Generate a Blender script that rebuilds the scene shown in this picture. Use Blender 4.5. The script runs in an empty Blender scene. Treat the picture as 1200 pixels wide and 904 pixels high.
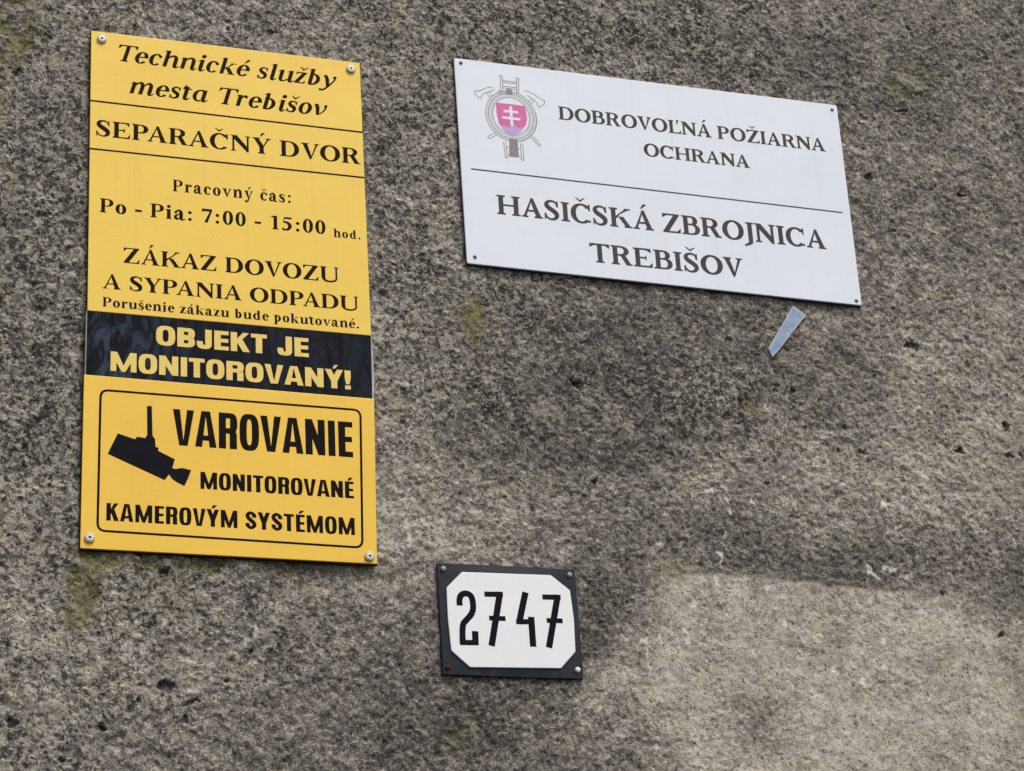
import bpy, math, random
import numpy as np
from mathutils import Matrix, Vector

# ------------------------------------------------------------------ camera, sky, sun, exposure
scene = bpy.context.scene
COL = scene.collection
BASE_Z = 2.95                      # height of the picture's centre above the pavement

cam_data = bpy.data.cameras.new('camera')
cam = bpy.data.objects.new('camera', cam_data)
COL.objects.link(cam)
# columns: right, forward, up
RIGHT = (0.950801, -0.30441, -0.057546)
FORE = (0.300037, 0.858543, 0.415791)
UP = (-0.077165, -0.4126, 0.907638)
cam.matrix_world = Matrix(((RIGHT[0], UP[0], -FORE[0], -0.99163),
                           (RIGHT[1], UP[1], -FORE[1], -2.83749),
                           (RIGHT[2], UP[2], -FORE[2], -1.37419 + BASE_Z),
                           (0, 0, 0, 1)))
cam_data.sensor_width = 36.0
cam_data.lens = 36.0 * 2700.0 / 1200.0
cam_data.clip_start = 0.05
cam_data.clip_end = 500.0
scene.camera = cam

SUN_EL, SUN_AZ = math.radians(58), math.radians(25)   # azimuth measured from straight in front of the wall, to the right
world = bpy.data.worlds.new("World")
scene.world = world
world.use_nodes = True
wn = world.node_tree
bg = wn.nodes['Background']
sky = wn.nodes.new('ShaderNodeTexSky')
sky.sky_type = 'NISHITA'
sky.sun_disc = False
sky.sun_elevation = SUN_EL
sky.sun_rotation = math.pi - SUN_AZ
sky.air_density = 1.0
sky.dust_density = 6.0
sky.ozone_density = 1.0
wn.links.new(sky.outputs[0], bg.inputs[0])
bg.inputs[1].default_value = 0.15
sun_data = bpy.data.lights.new('sun', 'SUN')
sun_data.energy = 1.75
sun_data.angle = math.radians(16)
sun_data.color = (1.0, 0.95, 0.87)
sun = bpy.data.objects.new('sun', sun_data)
COL.objects.link(sun)
sdir = Vector((math.cos(SUN_EL) * math.sin(SUN_AZ), -math.cos(SUN_EL) * math.cos(SUN_AZ), math.sin(SUN_EL)))
sun.rotation_euler = sdir.to_track_quat('Z', 'Y').to_euler()
sun.location = (3, -8, 8)
scene.view_settings.view_transform = 'Standard'
scene.view_settings.look = 'None'
scene.view_settings.gamma = 1.0
scene.view_settings.exposure = 0.0

# ------------------------------------------------------------------ helpers
def tag(o, label=None, cat=None, group=None, kind=None):
    if label: o['label'] = label
    if cat: o['category'] = cat
    if group: o['group'] = group
    if kind: o['kind'] = kind
    return o

def mesh_obj(name, verts, faces, m, parent=None, smooth=False):
    me = bpy.data.meshes.new(name)
    me.from_pydata([tuple(v) for v in verts], [], faces)
    me.update()
    if smooth:
        me.shade_smooth()
    me.materials.append(m)
    o = bpy.data.objects.new(name, me)
    COL.objects.link(o)
    if parent: o.parent = parent
    return o

def empty(name, loc, rot=0.0):
    o = bpy.data.objects.new(name, None)
    COL.objects.link(o)
    o.location = loc
    o.rotation_euler = (0, rot, 0)
    o.empty_display_size = 0.05
    return o

class NT:
    """short-hand for building node materials"""
    def __init__(self, name):
        self.m = bpy.data.materials.new(name)
        self.m.use_nodes = True
        self.t = self.m.node_tree
        self.b = self.t.nodes['Principled BSDF']
    def n(self, typ, **kw):
        x = self.t.nodes.new(typ)
        for k, v in kw.items():
            setattr(x, k, v)
        return x
    def put(self, sock, v):
        if v is None: return
        if hasattr(v, 'is_linked') or isinstance(v, bpy.types.NodeSocket):
            self.t.links.new(v, sock)
        else:
            sock.default_value = v
    def math(self, op, a, b=None, clamp=False):
        x = self.n('ShaderNodeMath', operation=op, use_clamp=clamp)
        self.put(x.inputs[0], a)
        if b is not None: self.put(x.inputs[1], b)
        return x.outputs[0]
    def noise(self, vec, scale, detail=4, rough=.55, dist=0.0, col=False):
        x = self.n('ShaderNodeTexNoise')
        self.put(x.inputs['Vector'], vec)
        x.inputs['Scale'].default_value = scale
        x.inputs['Detail'].default_value = detail
        x.inputs['Roughness'].default_value = rough
        x.inputs['Distortion'].default_value = dist
        return x.outputs['Color'] if col else x.outputs[0]
    def voro(self, vec, scale, feature='F1', rnd=1.0):
        x = self.n('ShaderNodeTexVoronoi', feature=feature)
        self.put(x.inputs['Vector'], vec)
        x.inputs['Scale'].default_value = scale
        x.inputs['Randomness'].default_value = rnd
        return x.outputs
    def mix(self, f, a, b, blend='MIX'):
        x = self.n('ShaderNodeMix', data_type='RGBA', blend_type=blend)
        self.put(x.inputs[0], f); self.put(x.inputs[6], a); self.put(x.inputs[7], b)
        return x.outputs[2]
    def ramp(self, f, stops, interp='LINEAR'):
        x = self.n('ShaderNodeValToRGB')
        cr = x.color_ramp
        cr.interpolation = interp
        while len(cr.elements) < len(stops): cr.elements.new(.5)
        for e, (p, c) in zip(cr.elements, stops):
            e.position = p; e.color = (*c, 1) if len(c) == 3 else c
        self.put(x.inputs[0], f)
        return x.outputs[0]
    def mapr(self, v, a, b, c=0.0, d=1.0):
        x = self.n('ShaderNodeMapRange')
        self.put(x.inputs[0], v)
        for i, q in enumerate((a, b, c, d)): x.inputs[i + 1].default_value = q
        return x.outputs[0]
    def attr(self, name):
        x = self.n('ShaderNodeAttribute', attribute_name=name)
        return x.outputs['Fac']
    def coord(self):
        return self.n('ShaderNodeTexCoord').outputs['Object']
    def vscale(self, vec, s):
        x = self.n('ShaderNodeMapping')
        self.put(x.inputs[0], vec)
        x.inputs['Scale'].default_value = s
        return x.outputs[0]
    def bump(self, h, strength, dist, normal=None):
        x = self.n('ShaderNodeBump')
        self.put(x.inputs['Height'], h)
        x.inputs['Strength'].default_value = strength
        x.inputs['Distance'].default_value = dist
        if normal is not None: self.put(x.inputs['Normal'], normal)
        return x.outputs[0]
    def out(self, color, rough=.5, spec=.5, metal=0.0, normal=None):
        self.put(self.b.inputs['Base Color'], color if not isinstance(color, tuple) or len(color) == 4 else (*color, 1))
        self.put(self.b.inputs['Roughness'], rough)
        self.put(self.b.inputs['Specular IOR Level'], spec)
        self.put(self.b.inputs['Metallic'], metal)
        if normal is not None: self.put(self.b.inputs['Normal'], normal)
        return self.m

# ------------------------------------------------------------------ materials
def plastic(name, base, var, rough=.42, streak=True, spec=.35):
    k = NT(name)
    c = k.coord()
    big = k.noise(c, 6, 5, .6)
    col = k.mix(k.mapr(big, .35, .7), (*base, 1), (*var, 1))
    if streak:                                    # faint vertical run-off dirt
        st = k.noise(k.vscale(c, (70, 1, 3)), 1.0, 4, .6)
        col = k.mix(k.mapr(st, .58, .85, 0, .22), col, (base[0]*.62, base[1]*.6, base[2]*.58, 1))
    gr = k.noise(k.vscale(c, (12, 1, 7)), 1.0, 6, .7, .4)
    col = k.mix(k.mapr(gr, .52, .78, 0, .16), col, (base[0]*.78, base[1]*.74, base[2]*.70, 1))
    sp = k.noise(c, 260, 2, .5)
    col = k.mix(k.mapr(sp, .70, .78, 0, .35), col, (base[0]*.45, base[1]*.42, base[2]*.4, 1))
    bm = k.bump(k.noise(c, 9, 2, .5), .12, .01)
    return k.out(col, k.mapr(big, .3, .7, rough - .06, rough + .08), spec, normal=bm)

M_UPPER = plastic('pale_yellow_plastic', (.845, .605, .088), (.810, .560, .074))
M_LOWER = plastic('deep_yellow_plastic', (.840, .555, .064), (.805, .515, .053))
M_WHITE = plastic('white_coated_board', (.720, .797, .880), (.698, .778, .866), .5, True, .25)
M_ENAMEL = plastic('white_enamel', (.80, .835, .865), (.77, .81, .85), .22, False, .5)

def simple(name, c, rough=.5, spec=.4, metal=0.0, var=.25, scale=60):
    k = NT(name)
    nz = k.noise(k.coord(), scale, 4, .6)
    col = k.mix(k.mapr(nz, .35, .7), (*c, 1), (*[x * (1 - var) for x in c], 1))
    return k.out(col, rough, spec, metal)

M_INK = simple('black_ink', (.013, .006, .003), .6, .06)
M_INK_SANS = simple('black_vinyl_ink', (.007, .004, .004), .6, .06)
M_GREYINK = simple('grey_print', (.070, .064, .074), .6, .1)
M_LIGHTLINE = simple('light_grey_print', (.22, .23, .25), .55, .3, var=.4, scale=200)
M_RINGTINT = simple('ring_print_tint', (.575, .625, .665), .55, .3, var=.08)
M_PINK = simple('faded_pink_print', (.63, .14, .38), .55, .3, var=.12)
M_LILAC = simple('faded_lilac_print', (.50, .36, .68), .55, .3, var=.12)
M_EMBWHITE = simple('print_white', (.74, .77, .82), .55, .3, var=.04)
M_DUSTY = simple('smudged_grey_print', (.27, .275, .29), .6, .3, var=.45, scale=400)
M_YELTEXT = simple('yellow_lettering', (.80, .60, .15), .5, .3, var=.08)
M_BACK_SHADE = simple('backing_and_shade_rim', (.045, .022, .012), .7, .15)
M_BACKW_SHADE = simple('dark_back_shade_rim', (.030, .032, .036), .6, .2)
M_EDGEPALE = simple('clear_film_edge', (.42, .43, .42), .4, .5)
M_SCREW = simple('zinc_screw_head', (.74, .74, .68), .45, .4, .15, .3, 900)
M_WASHER = simple('screw_cap_rim', (.52, .51, .42), .5, .4, .15, .3, 900)
M_SOCKET = simple('screw_socket', (.03, .03, .03), .6, .3)
M_DKSCREW = simple('dull_grey_screw', (.10, .105, .11), .5, .4, .4, .5, 900)
M_GREYSCREW = simple('weathered_screw', (.30, .31, .29), .55, .4, .3, .4, 900)
M_RUST = simple('rusted_screw', (.085, .022, .014), .85, .2, 0, .5, 900)
def navy():
    k = NT('dark_enamel')
    c = k.coord()
    n1 = k.noise(c, 30, 4, .6); n2 = k.noise(c, 45, 6, .7, .5)
    col = k.mix(n1, (.010, .013, .021, 1), (.022, .027, .038, 1))
    col = k.mix(k.mapr(n2, .60, .68, 0, .8), col, (.060, .050, .046, 1))
    col = k.mix(k.mapr(n2, .70, .74, 0, .8), col, (.10, .035, .018, 1))
    return k.out(col, k.mapr(n2, .5, .68, .32, .7), .2, normal=k.bump(n2, .25, .001))
M_NAVY = navy()
M_NAVYINK = simple('dark_blue_black_digits', (.006, .007, .013), .55, .05, var=.3)

def band_mat():
    k = NT('wrinkled_black_film')
    c = k.coord()
    wv = k.noise(k.vscale(c, (55, 1, 22)), 1.0, 4, .6, 1.2)
    left = k.n('ShaderNodeSeparateXYZ'); k.put(left.inputs[0], c)
    fade = k.mapr(left.outputs[0], -.04, -.15, .22, 1.0)
    blot = k.math('MULTIPLY', k.mapr(wv, .44, .60), fade)
    col = k.mix(blot, (.006, .008, .014, 1), (.034, .050, .078, 1))
    cr = k.noise(k.vscale(c, (30, 1, 2.0)), 1.0, 3, .5, .6)
    crease = k.math('SUBTRACT', 1.0, k.mapr(k.math('ABSOLUTE', k.math('SUBTRACT', cr, .5)), 0, .018))
    col = k.mix(k.math('MULTIPLY', crease, .7), col, (.004, .004, .006, 1))
    bm = k.bump(k.math('ADD', wv, k.math('MULTIPLY', crease, -.6)), .5, .0012)
    return k.out(col, .5, .05, normal=bm)
M_BAND = band_mat()

def strip_mat():
    k = NT('weathered_blue_plastic')
    c = k.coord()
    n1 = k.noise(k.vscale(c, (1, 1, 1)), 90, 5, .6, .5)
    col = k.ramp(n1, [(.3, (.17, .27, .44)), (.55, (.24, .34, .50)), (.75, (.42, .50, .60))])
    return k.out(col, .5, .35, normal=k.bump(n1, .3, .001))
M_STRIP = strip_mat()
M_STRIPRIM = simple('scuffed_blue_rim', (.48, .53, .58), .6, .3, var=.4, scale=150)

# ------------------------------------------------------------------ wall
TONE = [[-0.17,-0.12,0.06,0.16,0.25],[-0.14,-0.24,0.12,0.06,0.25],[-0.62,-0.42,0.12,0.06,0.2],[0.45,-0.14,0.2,0.05,0.2],[0.35,0.2,0.4,0.1,-0.0],[0.83,-0.05,0.14,0.16,0.45],[0.62,-0.10,0.22,0.06,0.25],[-0.12,-0.26,0.09,0.05,0.35],[0.20,0.02,0.22,0.09,-0.25],[0.0,-0.03,0.14,0.10,-0.2],[-0.66,0.25,0.08,0.3,-0.25],[-0.66,-0.05,0.06,0.12,-0.3],[0.30,0.62,0.5,0.06,-0.25],[-0.05,0.10,0.10,0.06,0.15],[0.5,-0.45,0.25,0.1,0.15],[0.7,0.106,0.166,0.117,0.5],[0.526,-0.106,0.231,0.082,0.6],[-0.125,-0.228,0.099,0.063,0.45],[-0.194,-0.131,0.049,0.102,0.3],[0.782,0.45,0.128,0.19,0.15],[0.315,0.244,0.085,0.088,0.0],[-0.21,0.536,0.08,0.09,0.25],[-0.579,-0.398,0.1,0.068,0.3],[-0.664,-0.447,0.064,0.089,0.25],[-0.412,-0.425,0.137,0.08,0.2],[0.062,-0.216,0.156,0.052,0.25],[0.115,-0.511,0.088,0.071,0.35],[-0.529,0.222,0.073,0.264,0.1],[0.657,-0.179,0.13,0.082,0.35],[0.027,0.019,0.079,0.055,0.15],[-0.151,0.03,0.051,0.08,0.2],[0.376,0.572,0.182,0.048,0.15],[0.792,0.219,0.093,0.121,0.3],[0.235,-0.018,0.165,0.082,-0.6],[0.135,0.055,0.19,0.082,-0.35],[0.045,-0.1,0.117,0.053,-0.4],[0.321,-0.226,0.275,0.037,-0.45],[-0.663,-0.079,0.056,0.111,-0.55],[-0.682,0.205,0.058,0.158,-0.15],[-0.172,-0.497,0.094,0.069,-0.55],[-0.102,-0.506,0.035,0.07,-0.5],[0.472,0.634,0.314,0.082,-0.25],[0.038,0.634,0.29,0.047,-0.35],[0.658,0.66,0.095,0.067,-0.2],[0.335,-0.487,0.035,0.03,-0.6],[0.104,-0.341,0.051,0.074,-0.5],[0.275,0.124,0.169,0.056,-0.25],[-0.157,0.194,0.051,0.125,-0.25],[-0.164,0.364,0.066,0.115,-0.3],[-0.69,-0.287,0.043,0.07,-0.1],[0.594,-0.223,0.085,0.041,-0.4],[0.055,-0.318,0.051,0.111,-0.2],[0.769,-0.281,0.043,0.106,-0.5],[0.747,-0.413,0.028,0.116,-0.6],[-0.379,-0.527,0.136,0.045,-0.2],[-0.018,0.138,0.106,0.042,-0.1],[0.791,0.713,0.098,0.069,-0.1],[0.484,0.002,0.057,0.056,0.1],[0.163,-0.236,0.066,0.039,0.2]]
MOSS = [[-0.049,0.10,0.013,0.03,0.6],[-0.735,0.42,0.02,0.06,0.5],[-0.72,0.56,0.03,0.03,0.5],[-0.35,-0.30,0.05,0.01,0.5],[-0.18,-0.05,0.02,0.02,0.3],[-0.607,-0.329,0.015,0.047,1],[-0.591,-0.299,0.055,0.014,0.6],[-0.445,-0.291,0.069,0.012,0.6],[-0.259,-0.286,0.047,0.01,0.5],[-0.049,0.096,0.016,0.033,0.9],[-0.72,0.485,0.029,0.035,0.8],[-0.721,0.254,0.011,0.027,0.4],[0.373,-0.0,0.03,0.012,0.7],[0.353,-0.057,0.019,0.008,0.4],[-0.513,-0.348,0.068,0.035,0.3],[0.729,0.612,0.048,0.033,0.3],[0.678,0.581,0.019,0.017,0.5],[-0.155,0.59,0.054,0.031,0.2],[0.225,-0.273,0.026,0.018,0.5],[-0.725,0.094,0.014,0.026,0.4],[-0.612,-0.376,0.011,0.029,0.7],[0.411,0.094,0.014,0.023,0.4],[-0.103,-0.53,0.023,0.046,0.3]]
DRIP = [[0.316,-0.174,0.004,0.009],[0.309,-0.208,0.002,0.007],[0.298,-0.247,0.004,0.012],[0.291,-0.28,0.004,0.009],[0.317,-0.154,0.003,0.004],[0.227,-0.341,0.008,0.002],[0.234,-0.362,0.004,0.015],[0.237,-0.375,0.005,0.005],[0.17,-0.377,0.007,0.004],[0.172,-0.397,0.003,0.01],[0.172,-0.42,0.002,0.007],[0.196,-0.371,0.004,0.005],[0.199,-0.423,0.003,0.005],[-0.168,-0.225,0.003,0.012],[-0.165,-0.249,0.004,0.01],[0.533,-0.252,0.004,0.007],[0.542,-0.258,0.011,0.003],[0.565,-0.249,0.017,0.003],[0.595,-0.237,0.008,0.002],[0.567,-0.144,0.014,0.004],[0.604,-0.15,0.009,0.005],[0.388,-0.346,0.005,0.006],[0.54,-0.364,0.005,0.004],[0.537,-0.396,0.004,0.005],[0.457,-0.412,0.004,0.012],[0.493,-0.423,0.008,0.004],[0.495,-0.427,0.004,0.005],[-0.07,-0.25,0.003,0.01],[-0.117,-0.327,0.002,0.004],[0.368,-0.289,0.004,0.004],[0.249,-0.321,0.004,0.005],[0.145,-0.376,0.004,0.002],[0.294,-0.142,0.005,0.004],[0.202,-0.234,0.006,0.003],[0.186,-0.267,0.004,0.003],[0.355,-0.158,0.004,0.003],[-0.378,-0.388,0.004,0.006],[-0.426,-0.538,0.003,0.007],[0.606,-0.136,0.006,0.003],[0.508,-0.121,0.005,0.003]]
PIT = [[-0.496,-0.47,0.011,0.01],[-0.689,-0.524,0.008,0.009],[-0.536,-0.493,0.004,0.007],[-0.477,-0.512,0.005,0.005],[-0.421,-0.458,0.004,0.004],[-0.389,-0.418,0.007,0.005],[-0.577,-0.528,0.006,0.004],[-0.462,-0.487,0.013,0.004],[-0.5,-0.316,0.006,0.005],[0.646,-0.28,0.005,0.004],[0.734,-0.343,0.007,0.004],[0.543,-0.065,0.006,0.005],[0.428,0.096,0.004,0.004],[0.379,-0.128,0.005,0.006],[0.696,0.548,0.013,0.004],[0.801,-0.001,0.007,0.006],[0.712,-0.051,0.006,0.005],[0.511,-0.063,0.004,0.004],[0.445,0.027,0.006,0.005],[0.196,-0.38,0.002,0.002],[0.353,0.005,0.008,0.007],[0.792,-0.052,0.009,0.006],[-0.627,-0.574,0.007,0.005],[0.099,0.008,0.008,0.005],[0.113,-0.146,0.006,0.005],[0.658,0.124,0.012,0.01],[0.619,0.417,0.008,0.006],[0.787,0.403,0.008,0.005],[0.732,0.712,0.008,0.005],[0.815,-0.05,0.006,0.007],[-0.713,0.429,0.005,0.006]]
STONE = [[0.83,-0.05,0.14,0.16,0.45],[0.62,-0.10,0.22,0.06,0.25],[-0.12,-0.26,0.09,0.05,0.35],[0.20,0.02,0.22,0.09,-0.25],[0.0,-0.03,0.14,0.10,-0.2],[-0.66,0.25,0.08,0.3,-0.25],[-0.66,-0.05,0.06,0.12,-0.3],[0.30,0.62,0.5,0.06,-0.25],[-0.05,0.10,0.10,0.06,0.15],[0.5,-0.45,0.25,0.1,0.15],[0.051,-0.047,0.031,0.017],[0.172,-0.057,0.018,0.014],[0.116,-0.015,0.013,0.011],[0.551,0.028,0.012,0.008],[0.734,0.597,0.016,0.015],[0.14,-0.049,0.011,0.011],[0.212,-0.121,0.011,0.014],[-0.641,-0.508,0.017,0.015],[-0.451,-0.351,0.013,0.01],[0.399,-0.364,0.009,0.009],[0.71,0.61,0.016,0.014],[-0.085,-0.512,0.01,0.009],[-0.547,-0.291,0.011,0.009]]

WX0, WX1, WZ0, WZ1, STEP = -.84, 1.08, -.74, .90, .0019

def wall_material():
    k = NT('weathered_aggregate_concrete')
    c = k.coord()
    tone, moss, drip, patch, pit, stone = [k.attr(a) for a in ('tone', 'moss', 'drip', 'patch', 'pit', 'stone')]
    # bend the coordinates so that grains and flakes get ragged outlines
    wob = k.noise(c, 70, 3, .6, 0, col=True)
    off = k.n('ShaderNodeVectorMath', operation='SUBTRACT'); k.put(off.inputs[0], wob); off.inputs[1].default_value = (.5, .5, .5)
    sc = k.n('ShaderNodeVectorMath', operation='SCALE'); k.put(sc.inputs[0], off.outputs[0]); sc.inputs['Scale'].default_value = .016
    ad = k.n('ShaderNodeVectorMath', operation='ADD'); k.put(ad.inputs[0], c); k.put(ad.inputs[1], sc.outputs[0])
    w = ad.outputs[0]
    a = k.noise(w, 62, 5, .62, .35)
    b = k.noise(w, 180, 4, .60, .5)
    fine = k.noise(k.vscale(w, (1, 1, 1.6)), 330, 4, .65, .6)
    wisp = k.noise(k.vscale(w, (1, 1, 2.4)), 95, 4, .6, 1.4)
    coarse = k.attr('coarse')
    v1 = k.voro(w, 135)
    v2 = k.voro(w, 62)
    sep1 = k.n('ShaderNodeSeparateColor'); k.put(sep1.inputs[0], v1['Color'])
    sep2 = k.n('ShaderNodeSeparateColor'); k.put(sep2.inputs[0], v2['Color'])
    big = k.noise(c, 7, 5, .6)
    def cen(x, g): return k.math('MULTIPLY', k.math('SUBTRACT', x, .5), g)
    val = k.math('MULTIPLY', cen(a, 1.0), k.mapr(coarse, 0, 1, .6, 1.25))
    val = k.math('ADD', val, k.math('MULTIPLY', cen(b, 2.0), k.mapr(coarse, 0, 1, .75, 1.3)))
    val = k.math('ADD', val, cen(fine, 1.8))
    val = k.math('ADD', val, k.math('MULTIPLY', cen(wisp, 1.3), k.mapr(coarse, 0, 1, 1, .3)))
    val = k.math('ADD', val, cen(sep1.outputs[0], .30))
    con = k.math('MULTIPLY', k.mapr(patch, 0, 1, 1.0, .55), k.mapr(coarse, 0, 1, .78, 1.0))
    val = k.math('MULTIPLY', val, con)
    val = k.math('ADD', val, cen(big, .35))
    clump = k.noise(w, 27, 3, .55, .4)
    val = k.math('ADD', val, k.math('MULTIPLY', cen(clump, 1.05), k.mapr(coarse, 0, 1, .45, 1)))
    val = k.math('ADD', val, k.math('MULTIPLY', tone, .27))
    val = k.math('ADD', val, k.math('MULTIPLY', patch, .36))
    val = k.math('ADD', val, .495)
    base = k.ramp(val, [(.0, (.034, .031, .030)), (.22, (.077, .071, .069)), (.42, (.150, .140, .130)),
                        (.58, (.236, .223, .199)), (.76, (.370, .353, .307)), (1.0, (.555, .54, .48))])
    fl0 = k.noise(c, 75, 2, .5)
    # hue drift: cool mauve grey against warm tan
    hue = k.noise(c, 26, 4, .6, .6)
    base = k.mix(k.mapr(hue, .48, .66, 0, .6), base, (1.04, 1.0, .87, 1), 'MULTIPLY')
    base = k.mix(k.mapr(hue, .50, .34, 0, .6), base, (.97, .96, 1.02, 1), 'MULTIPLY')
    # fine dark curls left by the float in the smoother parts
    cu = k.noise(k.vscale(w, (1, 1, 2.2)), 60, 3, .55, 2.2)
    curl = k.math('SUBTRACT', 1.0, k.mapr(k.math('ABSOLUTE', k.math('SUBTRACT', cu, .5)), .008, .034))
    curl = k.math('MULTIPLY', curl, k.mapr(fl0, .42, .52))
    base = k.mix(k.math('MULTIPLY', curl, k.mapr(coarse, 0, 1, .72, .15)), base, (.085, .076, .068, 1))
    # cream flakes standing out of the dark matrix
    fl = k.noise(w, 105, 2, .5, .3)
    flm = k.math('MULTIPLY', k.mapr(fl, .55, .60), k.mapr(fine, .32, .5, .3, 1))
    flm = k.math('MULTIPLY', flm, k.mapr(coarse, 0, 1, .15, .9))
    base = k.mix(k.math('MULTIPLY', flm, con), base, k.mix(sep1.outputs[1], (.42, .405, .345, 1), (.30, .285, .245, 1)))
    fl2 = k.noise(w, 48, 3, .55, .5)
    fl2m = k.math('MULTIPLY', k.mapr(fl2, .60, .64), k.mapr(b, .42, .54, .15, .95))
    base = k.mix(k.math('MULTIPLY', fl2m, k.mapr(coarse, 0, 1, .05, .8)), base, (.36, .345, .29, 1))
    # rounded pebbles
    pb = k.math('MULTIPLY', k.mapr(v2['Distance'], .38, .28), k.mapr(sep2.outputs[0], .84, .85))
    pb = k.math('MULTIPLY', pb, k.mapr(patch, 0, 1, .7, .2))
    pcol = k.mix(sep2.outputs[1], (.40, .38, .32, 1), (.16, .15, .15, 1))
    base = k.mix(k.math('MULTIPLY', pb, k.mapr(fine, .3, .6, .45, 1)), base, pcol)
    base = k.mix(k.math('MULTIPLY', stone, k.mapr(fine, .3, .6, .35, .95)), base, k.mix(b, (.15, .14, .12, 1), (.46, .44, .37, 1)))
    # pale chips, one or two millimetres across
    v4 = k.voro(w, 230)
    sep4 = k.n('ShaderNodeSeparateColor'); k.put(sep4.inputs[0], v4['Color'])
    chip = k.math('MULTIPLY', k.mapr(v4['Distance'], .42, .22), k.mapr(sep4.outputs[0], .93, .94))
    base = k.mix(k.math('MULTIPLY', chip, k.mapr(coarse, 0, 1, .25, .8)), base, (.56, .54, .48, 1))
    dk = k.math('MULTIPLY', k.mapr(v4['Distance'], .5, .3), k.mapr(sep4.outputs[1], .90, .91))
    base = k.mix(k.math('MULTIPLY', dk, .6), base, (.045, .038, .036, 1))
    # separate rounded grains, pale and dark, with hard outlines
    v5 = k.voro(c, 170)
    sep5 = k.n('ShaderNodeSeparateColor'); k.put(sep5.inputs[0], v5['Color'])
    gsz = k.math('MULTIPLY', sep5.outputs[2], .32)
    gm = k.mapr(k.math('SUBTRACT', k.math('ADD', v5['Distance'], k.math('MULTIPLY', k.math('SUBTRACT', fine, .5), .5)), gsz), .14, .06)
    gp = k.math('MULTIPLY', gm, k.mapr(sep5.outputs[0], .80, .81))
    gd = k.math('MULTIPLY', gm, k.mapr(sep5.outputs[0], .19, .18))
    gw = k.mapr(coarse, 0, 1, .45, .85)
    base = k.mix(k.math('MULTIPLY', gp, gw), base, k.mix(sep5.outputs[1], (.27, .255, .225, 1), (.50, .48, .42, 1)))
    base = k.mix(k.math('MULTIPLY', gd, gw), base, k.mix(sep5.outputs[1], (.040, .034, .033, 1), (.100, .088, .080, 1)))
    # dark specks and small holes
    v3 = k.voro(w, 115)
    sep3 = k.n('ShaderNodeSeparateColor'); k.put(sep3.inputs[0], v3['Color'])
    hole = k.math('MULTIPLY', k.mapr(v2['Distance'], .24, .14), k.mapr(sep2.outputs[2], .88, .89))
    hole = k.math('MULTIPLY', hole, k.mapr(coarse, 0, 1, .45, 1))
    hole2 = k.math('MULTIPLY', k.mapr(v3['Distance'], .36, .22), k.mapr(sep3.outputs[0], .84, .86))
    hole2 = k.math('MULTIPLY', hole2, k.mapr(coarse, 0, 1, .6, .9))
    hole = k.math('MAXIMUM', hole, hole2)
    hole = k.math('MULTIPLY', hole, k.mapr(patch, 0, 1, 1, .9))
    pitd = k.math('MULTIPLY', pit, k.mapr(fine, .3, .55, .55, .9))
    hole = k.math('MAXIMUM', hole, pitd)
    base = k.mix(k.math('MULTIPLY', hole, .86), base, (.030, .022, .020, 1))
    # algae and paint runs
    base = k.mix(k.math('MULTIPLY', k.math('MULTIPLY', moss, k.mapr(b, .36, .50, .2, 1)), k.mapr(fine, .34, .58, .3, .95)), base, k.mix(a, (.060, .060, .012, 1), (.28, .27, .090, 1)))
    base = k.mix(k.math('MULTIPLY', drip, k.mapr(fine, .28, .50, .5, 1)), base, (.66, .65, .62, 1))
    h = k.math('ADD', k.math('ADD', k.math('MULTIPLY', a, .6), k.math('MULTIPLY', b, .8)), k.math('MULTIPLY', fine, .5))
    h = k.math('ADD', h, k.math('MULTIPLY', pb, .12)); h = k.math('ADD', h, k.math('MULTIPLY', gp, .25)); h = k.math('SUBTRACT', h, k.math('MULTIPLY', gd, .30))
    h = k.math('SUBTRACT', h, k.math('MULTIPLY', hole, .7))
    h = k.math('MULTIPLY', h, con)
    bm = k.bump(h, 1.0, .0045)
    return k.out(base, .88, .2, normal=bm)

def smooth_noise(shape, cells, rng):
    """bicubic-ish value noise on a grid: random lattice, smoothstep interpolation"""
    h, w = shape
    ch, cw = max(2, int(cells[0])), max(2, int(cells[1]))
    g = rng.random((ch + 2, cw + 2)).astype(np.float32)
    y = np.linspace(0, ch, h, endpoint=False); x = np.linspace(0, cw, w, endpoint=False)
    yi = y.astype(int); xi = x.astype(int)
    fy = (y - yi)[:, None]; fx = (x - xi)[None, :]
    fy = fy * fy * (3 - 2 * fy); fx = fx * fx * (3 - 2 * fx)
    a = g[yi][:, xi]; b = g[yi][:, xi + 1]; c = g[yi + 1][:, xi]; d = g[yi + 1][:, xi + 1]
    return (a * (1 - fx) + b * fx) * (1 - fy) + (c * (1 - fx) + d * fx) * fy

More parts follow.
